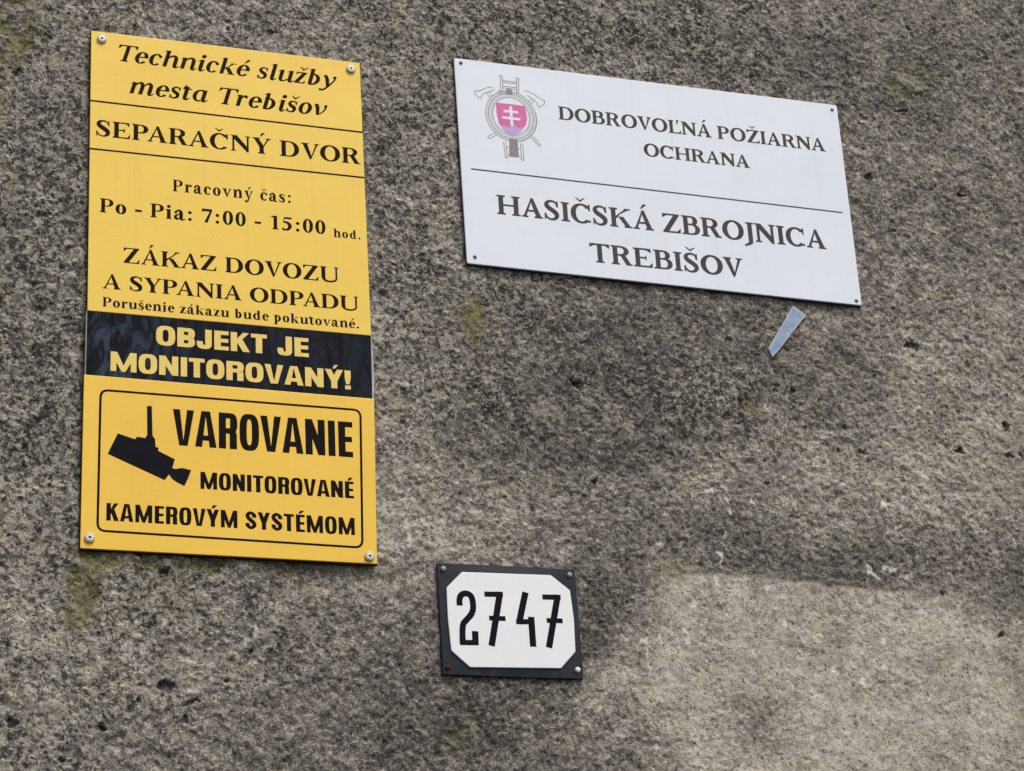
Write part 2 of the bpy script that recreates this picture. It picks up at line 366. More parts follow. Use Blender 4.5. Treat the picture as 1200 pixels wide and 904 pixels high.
def build_wall():
    rng = np.random.default_rng(11)
    dense_x = np.arange(WX0, WX1, STEP); dense_z = np.arange(WZ0, WZ1, STEP)
    left = WX0 - np.geomspace(.004, 3.2, 26)[::-1]; right = WX1 + np.geomspace(.004, 3.0, 26)
    low = WZ0 - np.geomspace(.004, BASE_Z + WZ0, 26)[::-1]; high = WZ1 + np.geomspace(.004, 2.6, 26)
    xs = np.concatenate([left, dense_x, right]); zs = np.concatenate([low, dense_z, high])
    X, Z = np.meshgrid(xs, zs)
    sh = X.shape
    def N(size_mm, seed_rng=rng):                 # noise whose lattice is given in real size over the dense area
        gx = (xs - xs[0]); gz = (zs - zs[0])
        s = size_mm / 1000.0
        cw, ch = int(gx[-1] / s) + 2, int(gz[-1] / s) + 2
        g = seed_rng.random((ch + 2, cw + 2)).astype(np.float32)
        y = gz / s; x = gx / s
        yi = y.astype(int); xi = x.astype(int)
        fy = (y - yi)[:, None]; fx = (x - xi)[None, :]
        fy = fy * fy * (3 - 2 * fy); fx = fx * fx * (3 - 2 * fx)
        a = g[yi][:, xi]; b = g[yi][:, xi + 1]; c = g[yi + 1][:, xi]; d = g[yi + 1][:, xi + 1]
        return (a * (1 - fx) + b * fx) * (1 - fy) + (c * (1 - fx) + d * fx) * fy - .5
    n200, n60, n25, n12, n6, n4 = N(200), N(60), N(25), N(12), N(6), N(4.1)
    wx = X + n60 * .03 + n25 * .012 + n12 * .005; wz = Z + N(55) * .03 + N(22) * .012 + N(11) * .005
    def blob(L, soft=1.0, amp_last=True):
        f = np.zeros(sh, np.float32)
        for b in L:
            v = b[4] if len(b) > 4 else 1.0
            x0 = np.searchsorted(xs, b[0] - b[2] * 3.2 - .03); x1 = np.searchsorted(xs, b[0] + b[2] * 3.2 + .03)
            z0 = np.searchsorted(zs, b[1] - b[3] * 3.2 - .03); z1 = np.searchsorted(zs, b[1] + b[3] * 3.2 + .03)
            s = (slice(z0, z1), slice(x0, x1))
            r = ((wx[s] - b[0]) / b[2]) ** 2 + ((wz[s] - b[1]) / b[3]) ** 2
            f[s] += v * np.exp(-r * soft)
        return f
    tone = blob(TONE, .8)
    tone = tone + n200 * .45 + n60 * .55 + n25 * .35
    mossv = np.clip(blob(MOSS, .8) * (1.5 + n12 * 1.9 + n6 * 1.5 + n25) - .18, 0, 1)
    # small shapes: their own slighter warp keeps them where they are
    wx2 = X + n12 * .008 + n6 * .008 + n4 * .004; wz2 = Z + N(12) * .008 + N(6) * .008 + N(4.1) * .004
    wx, wz = wx2, wz2
    dripv = np.clip(blob([(a, b, c * .75, d * 1.1) for a, b, c, d in DRIP], .8) * (2.2 + n6 * 2.6 + n4 * 2.6) - .55, 0, 1)
    pitv = np.clip((blob(PIT, 1.0) - .38) * 5, 0, 1)
    stonev = np.clip((blob(STONE, 1.0) - .33) * 5, 0, 1)
    # the paler rendered patch low on the right: sharp upper lip, ragged sides
    poly = PATCH
    inside = np.zeros(sh, bool); dist = np.full(sh, 9.0, np.float32)
    px = X + n60 * .012 + n25 * .014 + n12 * .006; pz = Z + n25 * .006 + n12 * .003
    for (ax, az), (bx, bz) in zip(poly, poly[1:] + poly[:1]):
        cond = ((az > pz) != (bz > pz))
        xi = (bx - ax) * (pz - az) / ((bz - az) if abs(bz - az) > 1e-9 else 1e-9) + ax
        inside ^= cond & (px < xi)
        dx, dz = bx - ax, bz - az
        t = np.clip(((px - ax) * dx + (pz - az) * dz) / (dx * dx + dz * dz), 0, 1)
        dist = np.minimum(dist, np.hypot(px - ax - t * dx, pz - az - t * dz))
    sd = np.where(inside, dist, -dist)
    lip = np.clip((Z - (-.36)) / .06, 0, 1)         # 1 near the upper edge
    lip = lip * np.clip((.70 - X) / .10, 0, 1) * np.clip((X - .16) / .10, 0, 1)
    soft = .008 * lip + .045 * (1 - lip)
    patch = np.clip(sd / soft * .5 + .5, 0, 1) * (1 - .35 * np.clip(n60 * 2.2 + .1, 0, 1))
    patch *= 1 - .35 * np.exp(-(((X - .335) / .04) ** 2 + ((Z + .487) / .03) ** 2))
    ledge = np.exp(-((sd) / .005) ** 2) * lip * (X > .24) * (X < .74)
    tone = tone - .5 * np.exp(-((sd + .006) / .006) ** 2) * lip * (X > .26) * (X < .72) * (.7 + n25)  # shadow band above the lip, painted into the tone
    # board-marked day joint: left of it the face is rougher
    seam = np.exp(-((X - (.416 + (Z - .08) * .076)) / .004) ** 2) * np.clip((.10 - Z) / .02, 0, 1) * np.clip((Z + .17) / .04, 0, 1)
    crack = np.exp(-((X - (.886 - np.clip(.65 - Z, 0, .3) ** 1.4 * -.45) ) / .0022) ** 2) * (Z > .42) * (Z < .70)
    rough = 1 - .62 * patch
    coarse = np.clip(1.05 - 1.0 / (1 + np.exp(-(X + .08 - Z * .9 + n60 * .4) / .10)) * .9, 0, 1)
    coarse = np.clip(coarse + .8 * np.exp(-(((X - .30) / .12) ** 2 + ((Z - .01) / .07) ** 2)) - .4 * patch - .5 * np.exp(-(((X + .13) / .10) ** 2 + ((Z + .22) / .09) ** 2)), 0, 1)
    y = (n200 * .006 + n60 * .0035) + rough * (n25 * .0026 + n12 * .0028 + n6 * .0026 + n4 * .0020)
    y += pitv * .0045 - stonev * .0015 + seam * .0018 + crack * .002
    y += patch * .0015 - ledge * .0016
    y = (y - .0035).astype(np.float32)
    nz, nx = sh
    co = np.empty((nz * nx + 8, 3), np.float32)
    co[:nz * nx, 0] = X.ravel(); co[:nz * nx, 1] = y.ravel(); co[:nz * nx, 2] = Z.ravel() + BASE_Z
    idx = np.arange(nz * nx).reshape(nz, nx)
    quads = np.stack([idx[:-1, :-1].ravel(), idx[:-1, 1:].ravel(), idx[1:, 1:].ravel(), idx[1:, :-1].ravel()], 1)
    xa, xb, za, zb = xs[0], xs[-1], zs[0] + BASE_Z, zs[-1] + BASE_Z
    o = nz * nx                                     # body of the wall behind the face, 30 cm thick
    co[o:] = [(xa, .012, za), (xb, .012, za), (xb, .012, zb), (xa, .012, zb), (xa, .3, za), (xb, .3, za), (xb, .3, zb), (xa, .3, zb)]
    body = np.array([(0, 4, 7, 3), (1, 2, 6, 5), (3, 7, 6, 2), (4, 5, 6, 7)]) + o
    # skirts joining the face to the body
    sk = []
    bot, top, lft, rgt = idx[0], idx[-1], idx[:, 0], idx[:, -1]
    quads = np.concatenate([quads, body])
    me = bpy.data.meshes.new('concrete_wall')
    nv = len(co); nf = len(quads)
    me.vertices.add(nv); me.vertices.foreach_set('co', co.ravel())
    me.loops.add(nf * 4); me.loops.foreach_set('vertex_index', quads.ravel().astype(np.int32))
    me.polygons.add(nf); me.polygons.foreach_set('loop_start', np.arange(0, nf * 4, 4, dtype=np.int32))
    me.update(calc_edges=True)
    me.polygons.foreach_set('use_smooth', np.ones(nf, bool))
    for nm, arr in (('tone', tone), ('moss', mossv), ('drip', dripv), ('patch', patch), ('pit', pitv), ('stone', stonev), ('coarse', coarse)):
        at = me.attributes.new(nm, 'FLOAT', 'POINT')
        full = np.zeros(nv, np.float32); full[:nz * nx] = arr.ravel()
        at.data.foreach_set('value', full)
    me.materials.append(wall_material())
    ob = bpy.data.objects.new('concrete_wall', me)
    COL.objects.link(ob)
    tag(ob, 'rough weathered grey concrete wall with exposed pebbles, algae stains and a paler smooth patch', 'wall')
    return ob
PATCH = [(0.200, -0.270), (0.288, -0.265), (0.45, -0.271), (0.658, -0.28), (0.76, -0.30), (0.83, -0.33), (0.80, -0.66), (0.164, -0.662), (0.198, -0.556), (0.18, -0.485), (0.096, -0.439), (0.125, -0.40), (0.175, -0.34)]
build_wall()

def build_ground():
    k = NT('asphalt_pavement')
    c = k.coord()
    n1 = k.noise(c, 60, 4, .6); n2 = k.noise(c, 1.2, 4, .6)
    col = k.mix(n2, (.045, .044, .042, 1), (.075, .072, .068, 1))
    m = k.out(col, .9, .2, normal=k.bump(n1, .5, .004))
    g = mesh_obj('ground', [(-150, -150, 0), (150, -150, 0), (150, 150, 0), (-150, 150, 0)], [(0, 1, 2, 3)], m)
    tag(g, kind='structure')
build_ground()
# ------------------------------------------------------------------ lettering drawn as outlines (cap height = 1)
class Ink:
    def __init__(self): self.p = []
    def poly(self, *pts): self.p.append([tuple(q) for q in pts])
    def rect(self, x0, y0, x1, y1): self.poly((x0, y0), (x1, y0), (x1, y1), (x0, y1))
    def quadstrip(self, A, B):
        for i in range(len(A) - 1): self.p.append([A[i], B[i], B[i + 1], A[i + 1]])
    def arc(self, cx, cy, rx, ry, tx, ty, a0, a1, e=2.0, n=20):
        """band between an outer (super)ellipse and an inner one, angles in degrees"""
        A, B = [], []
        def pt(r1, r2, t, ee):
            c, s = math.cos(t), math.sin(t)
            return (cx + r1 * math.copysign(abs(c) ** (2 / ee), c), cy + r2 * math.copysign(abs(s) ** (2 / ee), s))
        for i in range(n + 1):
            t = math.radians(a0 + (a1 - a0) * i / n)
            A.append(pt(rx, ry, t, e)); B.append(pt(max(rx - tx, .001), max(ry - ty, .001), t, e))
        self.quadstrip(A, B)
    def stroke(self, pts, ws, n=6):
        """smooth line through pts, width interpolated"""
        P = [Vector(p) for p in pts]
        Q = [P[0] * 2 - P[1]] + P + [P[-1] * 2 - P[-2]]
        C, Wd = [], []
        for i in range(len(P) - 1):
            a, b, c, d = Q[i:i + 4]
            for j in range(n):
                t = j / n
                C.append(.5 * ((2 * b) + (c - a) * t + (2 * a - 5 * b + 4 * c - d) * t * t + (3 * b - a - 3 * c + d) * t ** 3))
                Wd.append(ws[i] + (ws[i + 1] - ws[i]) * t)
        C.append(P[-1]); Wd.append(ws[-1])
        A, B = [], []
        for i, c in enumerate(C):
            d = (C[min(i + 1, len(C) - 1)] - C[max(i - 1, 0)])
            d = d.normalized() if d.length > 1e-9 else Vector((1, 0))
            nn = Vector((-d.y, d.x)) * Wd[i] / 2
            A.append(tuple(c + nn)); B.append(tuple(c - nn))
        self.quadstrip(A, B)
    def line(self, pts, w):
        """mitred straight-sided line"""
        P = [Vector(p) for p in pts]
        A, B = [], []
        for i, c in enumerate(P):
            d0 = (P[i] - P[i - 1]).normalized() if i else (P[1] - P[0]).normalized()
            d1 = (P[i + 1] - P[i]).normalized() if i < len(P) - 1 else d0
            n0 = Vector((-d0.y, d0.x)); n1 = Vector((-d1.y, d1.x))
            m = (n0 + n1).normalized(); k = w / 2 / max(.3, m.dot(n0))
            A.append(tuple(c + m * k)); B.append(tuple(c - m * k))
        self.quadstrip(A, B)
    def disc(self, cx, cy, r, n=14):
        self.poly(*[(cx + r * math.cos(2 * math.pi * i / n), cy + r * math.sin(2 * math.pi * i / n)) for i in range(n)])

TIMES = dict(S=.222, s=.076, sl=.085, st=.045, br=.06, xh=.70, asc=1.0, bk=.24, it=False, w=1.0)
TIMESI = dict(TIMES, it=True, S=.192, s=.072)
SLAB = dict(S=.196, s=.096, sl=.075, st=.080, br=.02, xh=.70, asc=1.0, bk=.22, it=False, w=.90)

def serif_glyph(ch, F):
    g = Ink(); S, s, sl, st, br, xh, it = F['S'], F['s'], F['sl'], F['st'], F['br'], F['xh'], F['it']
    k = F['w']; bk = F['bk']
    def ser(x0, x1, y, up, l=1, r=1):              # serif under (up=1) or over (up=-1) a stem x0..x1
        a, b = x0 - sl * l, x1 + sl * r
        g.rect(a, min(y, y + up * st), b, max(y, y + up * st))
        if l: g.poly((a + sl * .25, y + up * st), (x0 + .005, y + up * st), (x0 + .005, y + up * (st + br)))
        if r: g.poly((x1 - .005, y + up * (st + br)), (x1 - .005, y + up * st), (b - sl * .25, y + up * st))
    def stem(x, y0=0., y1=1., top=1, bot=1, w=None):
        w = S if w is None else w
        g.rect(x, y0, x + w, y1)
        if top: ser(x, x + w, y1, -1)
        if bot: ser(x, x + w, y0, 1)
    def beak(x, y, up, left):                       # triangular end of an arm: points down/up
        d = -1 if left else 1
        g.poly((x, y), (x, y + up * bk), (x - d * .035, y + up * bk * .95), (x - d * (s * 1.9 + .04), y + up * st * .9), (x - d * .14, y))
    def bowl(x0, xc, y0, y1, rx, tx=None, ty=None):
        tx = S * 1.04 if tx is None else tx; ty = s if ty is None else ty
        cy, ry = (y0 + y1) / 2, (y1 - y0) / 2
        g.rect(x0, y0, xc, y0 + ty); g.rect(x0, y1 - ty, xc, y1)
        g.arc(xc, cy, rx, ry, tx, ty, -90, 90, 2.15)
    def diag(xa, ya, xb, yb, w):                    # horizontal width w, xa/xb are left edges
        g.poly((xa, ya), (xa + w, ya), (xb + w, yb), (xb, yb))
    m = .03
    base = {'Á': 'A', 'Č': 'C', 'Ý': 'Y', 'Ž': 'Z', 'Š': 'S', 'Ľ': 'L', 'É': 'E',
            'á': 'a', 'é': 'e', 'ý': 'y', 'č': 'c', 'š': 's', 'ž': 'z'}.get(ch, ch)
    c = base; x0 = m + sl
    if c == ' ': return g, .36 * k
    if c == 'A':
        w = 1.02 * k; ap = w * .50
        g.poly((.10, st), (.10 + s * 1.25, st), (ap + .01, .93), (ap + .04, 1.0), (ap - .03, 1.0))
        g.poly((w - .10 - S * 1.12, st), (w - .10, st), (ap + .06, 1.01), (ap - .04, 1.01), (ap - .07, .94))
        g.rect(.10 + (ap - .1) * .36, .30, w - .16 - (w - .1 - ap) * .33, .30 + s * 1.1)
        ser(.10, .10 + s * 1.25, 0, 1); ser(w - .10 - S * 1.12, w - .10, 0, 1, .8, .9); top = (ap, 1.0)
    elif c == 'B':
        w = .92 * k; stem(x0); bowl(x0 + S * .5, w * .52, .50, 1.0, w * .34); bowl(x0 + S * .5, w * .54, 0, .50 + s, w * .42)
    elif c == 'C':
        w = 1.0 * k
        g.arc(w * .53, .5, w * .50, .52, S * 1.12, s * 1.15, 38, 318, 2.1, 30)
        g.poly((w * .885, 1.0), (w * .93, 1.0), (w * .93, .64), (w * .885, .64), (w * .80, .80), (w * .80, .90))
        if st > .06: g.poly((w * .82, .12), (w * .93, .20), (w * .93, .06), (w * .86, .04))
    elif c == 'D':
        w = 1.05 * k; stem(x0); bowl(x0 + S * .5, w * .45, 0, 1, w * .51, S * 1.12)
    elif c == 'E':
        w = .93 * k; stem(x0); g.rect(x0, 0, w - .06, s); g.rect(x0, 1 - s, w - .10, 1)
        beak(w - .08, 1, -1, False); g.poly((w - .03, bk * 1.15), (w - .065, bk * 1.1), (w - .20, st), (w - .14, 0), (w - .06, 0))
        g.rect(x0, .5 - s / 2, w * .68, .5 + s / 2); g.poly((w * .68, .36), (w * .68, .64), (w * .645, .62), (w * .56, .5), (w * .645, .38))
    elif c == 'H':
        w = 1.12 * k; stem(x0); stem(w - x0 - S); g.rect(x0, .5 - s / 2, w - x0, .5 + s / 2)
    elif c == 'I':
        w = S + 2 * x0; stem(x0)
    elif c == 'J':
        w = S + 2 * x0 + .03; stem(x0 + .05, .05, 1, 1, 0)
        g.stroke([(x0 + .05 + S / 2, .08), (x0 + .03 + S / 2, -.08), (x0 - .04, -.2), (x0 - .13, -.24)], [S, S * .92, S * .55, s], 6)
    elif c == 'K':
        w = 1.10 * k; stem(x0)
        g.poly((x0 + S * .8, .36), (x0 + S * .8, .36 + s * 1.8), (w - .16, 1 - st), (w - .16 - s * 1.9, 1 - st))
        diag(w - .09 - S * 1.15, st, x0 + S + .09, .56, S * 1.12)
        ser(w - .26, w - .14, 1, -1, 1, .9); ser(w - .08 - S * 1.15, w - .08, 0, 1, .7, .7)
    elif c == 'L':
        w = .90 * k; stem(x0); g.rect(x0, 0, w - .06, s)
        g.poly((w - .03, bk * 1.25), (w - .065, bk * 1.2), (w - .20, st), (w - .14, 0), (w - .06, 0))
    elif c == 'N':
        w = 1.07 * k; t = s * 1.3; a, b = x0 - .02, w - x0 + .02
        stem(a + .03, 0, .97, 0, 1, t); stem(b - t - .03, .05, 1, 1, 0, t)
        g.poly((a - .06, 1), (a + S * 1.15, 1), (b - .03, .22), (b - .03, -.02), (b - .03 - t * .8, -.02), (a + .03, .86), (a + .03, 1 - st), (a - .06, 1 - st))
    elif c == 'O':
        w = 1.10 * k; g.arc(w / 2, .5, w * .47, .525, S * 1.15, s * 1.15, 0, 360, 2.05, 36)
    elif c == 'P':
        w = .88 * k; stem(x0); bowl(x0 + S * .5, w * .50, .44, 1.0, w * .45)
    elif c == 'R':
        w = 1.02 * k; stem(x0); bowl(x0 + S * .5, w * .44, .47, 1.0, w * .39)
        diag(w - .10 - S * 1.12, st, w * .42, .53, S * 1.1); ser(w - .09 - S * 1.12, w - .09, 0, 1, 0, .75)
    elif c == 'S':
        w = .80 * k; q = w / .8
        P = [(.655, .74), (.60, .90), (.41, .975), (.21, .90), (.175, .74), (.29, .60), (.47, .47), (.60, .33), (.60, .15), (.42, .03), (.20, .09), (.095, .27)]
        W = [s, s, s * 1.2, S * .75, S * 1.0, S * 1.15, S * 1.15, S * 1.1, S * .85, s * 1.2, s, s]
        g.stroke([(x * q, y) for x, y in P], W, 5)
        g.rect(.645 * q, .66, .69 * q, 1.0); g.rect(.06 * q, 0, .105 * q, .34)
        if st > .06: g.rect(.61 * q, .66, .69 * q, .92); g.rect(.06 * q, .08, .14 * q, .34)
    elif c == 'T':
        w = .96 * k; stem(w / 2 - S / 2, 0, 1, 0, 1); g.rect(.06, 1 - s, w - .06, 1)
        beak(w - .03, 1, -1, False); beak(.03, 1, -1, True)
    elif c == 'U':
        w = 1.07 * k; t = s * 1.35; a, b = x0 - .01, w - x0 + .03
        g.rect(a, .38, a + S, 1); ser(a, a + S, 1, -1); g.rect(b - t, .38, b, 1); ser(b - t, b, 1, -1, 1, .9)
        g.stroke([(a + S / 2, .40), (a + S / 2 + .01, .26), (a + S * .95, .08), ((a + b) / 2 + .03, .025), (b - .14, .09), (b - .05, .24), (b - t / 2, .40)],
                 [S, S * .97, S * .62, s * 1.6, s * 1.5, t, t], 6)
    elif c == 'V':
        w = 1.02 * k; ap = w * .51
        g.poly((.12, 1 - st), (.12 + S * 1.12, 1 - st), (ap + .06, .16), (ap + .02, -.02), (ap - .03, -.02))
        g.poly((w - .12 - s * 1.3, 1 - st), (w - .12, 1 - st), (ap + .03, -.02), (ap - .02, -.02))
        ser(.12, .12 + S * 1.12, 1, -1, .9, .8); ser(w - .12 - s * 1.3, w - .12, 1, -1)
    elif c == 'Y':
        w = 1.02 * k; cx = w * .5
        g.rect(cx - S / 2, 0, cx + S / 2, .46); ser(cx - S / 2, cx + S / 2, 0, 1)
        g.poly((.12, 1 - st), (.12 + S * 1.1, 1 - st), (cx + S * .5, .50), (cx + S * .5, .42), (cx - S * .5, .42))
        g.poly((w - .12 - s * 1.3, 1 - st), (w - .12, 1 - st), (cx + S * .5, .44), (cx + S * .2, .44))
        ser(.12, .12 + S * 1.1, 1, -1, .9, .8); ser(w - .12 - s * 1.3, w - .12, 1, -1)
    elif c == 'Z':
        w = .94 * k; g.rect(.08, 1 - s, w - .06, 1); g.rect(.06, 0, w - .06, s)
        g.poly((.05, s * .6), (.05 + S * 1.25, s * .6), (w - .06, 1 - s * .6), (w - .06 - S * 1.25, 1 - s * .6))
        beak(.06, 1, -1, True); g.poly((w - .03, bk * 1.15), (w - .065, bk * 1.1), (w - .22, st), (w - .16, 0), (w - .06, 0))
    # ---- lower case
    elif c in 'acdeobpuhnmilrktsvyz' or c == 'ı':
        X = xh
        sl2 = sl * .85
        def foot(x, w_=S):
            if it:
                g.stroke([(x + w_ * .5, .12), (x + w_ * .66, .035), (x + w_ + .03, .03), (x + w_ + .12, .13)], [w_, w_ * .75, s * 1.1, s * .7], 5)
            else:
                g.rect(x - sl2, 0, x + w_ + sl2, st); g.poly((x - sl2 * .5, st), (x, st), (x, st + br)); g.poly((x + w_, st + br), (x + w_, st), (x + w_ + sl2 * .5, st))
        def flag(x, y):                             # wedge at the top left of a stem
            if it: g.poly((x - .10, y - .11), (x - .085, y - .135), (x + .02, y - .07), (x + .06, y), (x + .02, y))
            else: g.poly((x - sl2, y - .02), (x - sl2, y - .06), (x + .01, y - .10), (x + .01, y))
        def lstem(x, y1, bot=True):
            lo = .10 if (it and bot) else 0
            g.rect(x, lo, x + S, y1); flag(x, y1)
            if bot: foot(x)
        def ring(cx, w_, a0=0, a1=360):
            g.arc(cx, X / 2, w_, X / 2 + .018, S * 1.05, s * 1.1, a0, a1, 2.05, 26)
        def arch(xa, xb, last=True):                # shoulder from stem right edge xa to the next stem whose left edge is xb
            g.stroke([(xa - .02, X - .17), (xa + .10, X - .035), (xb - .0, X - .02), (xb + S * .42, X - .13), (xb + S / 2, X - .27)],
                     [s * .9, s * 1.5, S * .72, S * .98, S], 6)
            g.rect(xb, .10 if (it and last) else 0, xb + S, X - .25)
            if last or not it: foot(xb)
        L = x0 - .01
        if c == 'o': w = .72; ring(w / 2, .32)
        elif c == 'c':
            w = .64; ring(.35, .31, 48, 318); g.disc(.53, X - .15, S * .42)
        elif c == 'e':
            w = .66; ring(.345, .31, 8, 322); g.rect(.12, X * .50, .63, X * .50 + s)
            g.poly((.40, X * .50), (.655, X * .50), (.655, X * .52), (.62, X * .66), (.44, X * .6))
        elif c == 's':
            w = .57; P = [(.455, .50), (.42, .62), (.29, .665), (.155, .61), (.14, .50), (.23, .40), (.38, .31), (.43, .20), (.40, .08), (.27, .03), (.14, .075), (.085, .20)]
            g.stroke([(x, y * X / .69) for x, y in P], [s, s, s * 1.2, S * .7, S * .8, S * .95, S * .95, S * .9, S * .7, s * 1.2, s, s], 4)
            g.rect(.445, .46 * X / .69, .48, X - .01); g.rect(.06, 0, .095, .24)
        elif c == 'z':
            w = .62; g.rect(.06, X - s, w - .05, X); g.rect(.05, 0, w - .05, s)
            g.poly((.045, s * .6), (.045 + S * 1.15, s * .6), (w - .05, X - s * .6), (w - .05 - S * 1.15, X - s * .6))
            g.poly((.06, X), (.06, X - .19), (.09, X - .18), (.15, X - s)); g.poly((w - .04, .2), (w - .07, .19), (w - .14, s), (w - .05, 0))
        elif c == 'a':
            if it:
                w = .80; g.arc(.37, X / 2, .33, X / 2 + .018, S * 1.0, s * 1.2, 55, 296, 2.05, 20); g.rect(.47, .10, .47 + S, X); foot(.47)
            else:
                w = .74; g.rect(.36, .12, .36 + S, X - .16)
                g.stroke([(.13, X - .17), (.22, X - .045), (.36, X - .03), (.36 + S * .45, X - .11), (.36 + S / 2, X - .2)], [s * 1.2, s * 1.3, s * 2.2, S * .9, S], 5)
                g.disc(.16, X - .17, S * .42)
                g.stroke([(.38, X * .57), (.24, X * .50), (.145, X * .36), (.15, .12), (.25, .05), (.38, .13)], [s, s * 1.4, S * .85, S * .85, s * 1.8, s], 5)
                g.stroke([(.36 + S / 2, .15), (.36 + S * .62, .045), (.36 + S + .04, .03), (w - .02, .09)], [S, S * .7, s * 1.2, s * .7], 5)
        elif c == 'b':
            w = .76; g.rect(L, .03 if not it else .06, L + S, 1); flag(L, 1)
            g.arc(L + S - .04, X / 2, .40, X / 2 + .018, S * 1.05, s * 1.2, -112, 118, 2.05, 20)
        elif c == 'd':
            w = .84; g.arc(.40, X / 2, .345, X / 2 + .018, S * 1.05, s * 1.2, 62, 292, 2.05, 20)
            g.rect(.46, .04, .46 + S, 1); flag(.46, 1); g.rect(.46 + S * .5, 0, .46 + S + .10, st)
        elif c == 'p':
            w = .76; g.rect(L, -.30, L + S, X - .02); flag(L, X); g.rect(L - sl2, -.32, L + S + sl2, -.32 + st)
            g.arc(L + S - .04, X / 2, .40, X / 2 + .018, S * 1.05, s * 1.2, -118, 112, 2.05, 20)
        elif c == 'h': w = .84; lstem(L, 1, not it); arch(L + S, w - L - S + .01)
        elif c == 'n': w = .84; lstem(L, X, not it); arch(L + S, w - L - S + .01)
        elif c == 'm':
            w = 1.22; lstem(L, X, not it); b2 = L + S + .21; arch(L + S, b2, False); arch(b2 + S, b2 + S + .20)
            if not it: foot(b2)
        elif c in 'iı':
            w = S + 2 * L + .01; lstem(L, X); g.disc(L + S / 2 + (.02 if it else 0), 1 - .10, .115)
        elif c == 'l': w = S + 2 * L + .01; lstem(L, 1)
        elif c == 'r':
            w = .62; lstem(L, X, not it); g.stroke([(L + S - .02, X - .20), (L + S + .08, X - .07), (L + S + .18, X - .05)], [s, S * .5, S * .7], 5); g.disc(L + S + .19, X - .11, S * .44)
        elif c == 't':
            w = .50; g.rect(L, .12, L + S, X + .1); g.poly((L, X + .2), (L - .10, X), (L, X - .05), (L + S * .5, X), (L + .03, X + .22))
            g.rect(L - .09, X - s * 1.1, L + S + .13, X)
            g.stroke([(L + S / 2, .15), (L + S * .66, .045), (L + S + .04, .035), (L + S + .13, .12)], [S, S * .75, s * 1.4, s * .8], 5)
        elif c == 'u':
            w = .84; g.rect(L, .2, L + S, X); flag(L, X); r = w - L - S + .01
            g.stroke([(L + S / 2, .24), (L + S * .62, .09), (L + S + .05, .035), (r + .02, .15)], [S, S * .9, S * .45, s], 6)
            g.rect(r, .10 if it else .0, r + S, X); flag(r, X)
            if it: foot(r)
            else: g.rect(r + S * .4, 0, r + S + sl2, st)
        elif c == 'k':
            w = .84; lstem(L, 1, not it)
            g.poly((L + S * .9, X * .38), (L + S * .9, X * .38 + s * 1.8), (w - .17, X - st), (w - .17 - s * 1.8, X - st))
            g.poly((w - .07 - S * 1.1, st), (w - .06, st), (L + S + .20, X * .62), (L + S + .03, X * .50))
            g.rect(w - .32, X - st, w - .04, X); g.rect(w - .38, 0, w, st)
        elif c in 'vy':
            w = .76 if not it else .72
            if it:
                g.stroke([(.06, X - .14), (.13, X - .05), (.22, X * .62), (.30, .04)] if c == 'v' else [(.06, X - .12), (.15, X - .05), (.27, X * .55), (.36, .02)], [s, S * .8, S, S * .75], 6)
                if c == 'v': g.stroke([(.28, .03), (.45, .16), (.58, .38), (.60, X - .12)], [s, s, s * 1.2, S * .6], 6); g.disc(.585, X - .10, S * .46)
                else:
                    g.stroke([(.62, X - .12), (.60, X * .58), (.40, .05), (.20, -.20), (.02, -.24)], [S * .55, s * 1.2, s * 1.6, s * 1.6, S * .5], 6); g.disc(.60, X - .10, S * .46); g.disc(.04, -.21, S * .36)
            else:
                ap = w * .5
                g.poly((.07, X - st), (.07 + S * 1.08, X - st), (ap + .05, .14), (ap + .02, -.02), (ap - .03, -.02))
                g.poly((w - .07 - s * 1.5, X - st), (w - .07, X - st), (ap + .03, -.02), (ap - .02, -.02))
                g.rect(.0, X - st, .16 + S, X); g.rect(w - .24, X - st, w, X)
                if c == 'y':
                    g.stroke([(ap + .01, .02), (ap - .07, -.17), (ap - .15, -.24), (ap - .24, -.24)], [s * 1.5, s * 1.5, s * 1.8, s * 2], 5); g.disc(ap - .23, -.20, S * .4)
        if c == 'ı': pass
    elif c == '7':
        w = .74; g.rect(.08, 1 - S * .85, w - .06, 1); g.poly((.05, .72), (.08, 1), (.16, 1 - S * .8)); g.poly((.20, 0), (.20 + S * .95, 0), (w - .06, 1 - S * .6), (w - .10 - S * .45, 1 - S * .8))
    elif c == '1':
        w = .74; g.rect(.29, 0, .29 + S, 1); g.poly((.29, 1), (.12, .90), (.12, .86), (.29, .88)); ser(.29, .29 + S, 0, 1)
    elif c == '5':
        w = .74; g.poly((.17, .98), (.62, .98), (.66, 1.02), (.62, .84), (.20, .84)); g.poly((.17, .98), (.10, .56), (.15, .56), (.22, .90))
        g.stroke([(.12, .60), (.30, .60), (.46, .50), (.52, .32), (.42, .12), (.24, .04), (.10, .07)], [s * 1.2, S * .7, S * .95, S * 1.05, S * .8, s * 1.5, S * .5], 5); g.disc(.12, .09, S * .4)
    elif c == '0':
        w = .74; g.arc(w / 2, .5, .315, .515, S * .98, s * 1.2, 0, 360, 2.1, 30)
    elif c == ':':
        w = .46; g.disc(w / 2, .11, .115); g.disc(w / 2, xh - .10, .115)
    elif c == '.':
        w = .36; g.disc(w / 2, .11, .115)
    elif c == '-':
        w = .50; g.rect(.05, .28, w - .05, .28 + S * .75)
    else:
        raise ValueError(ch)
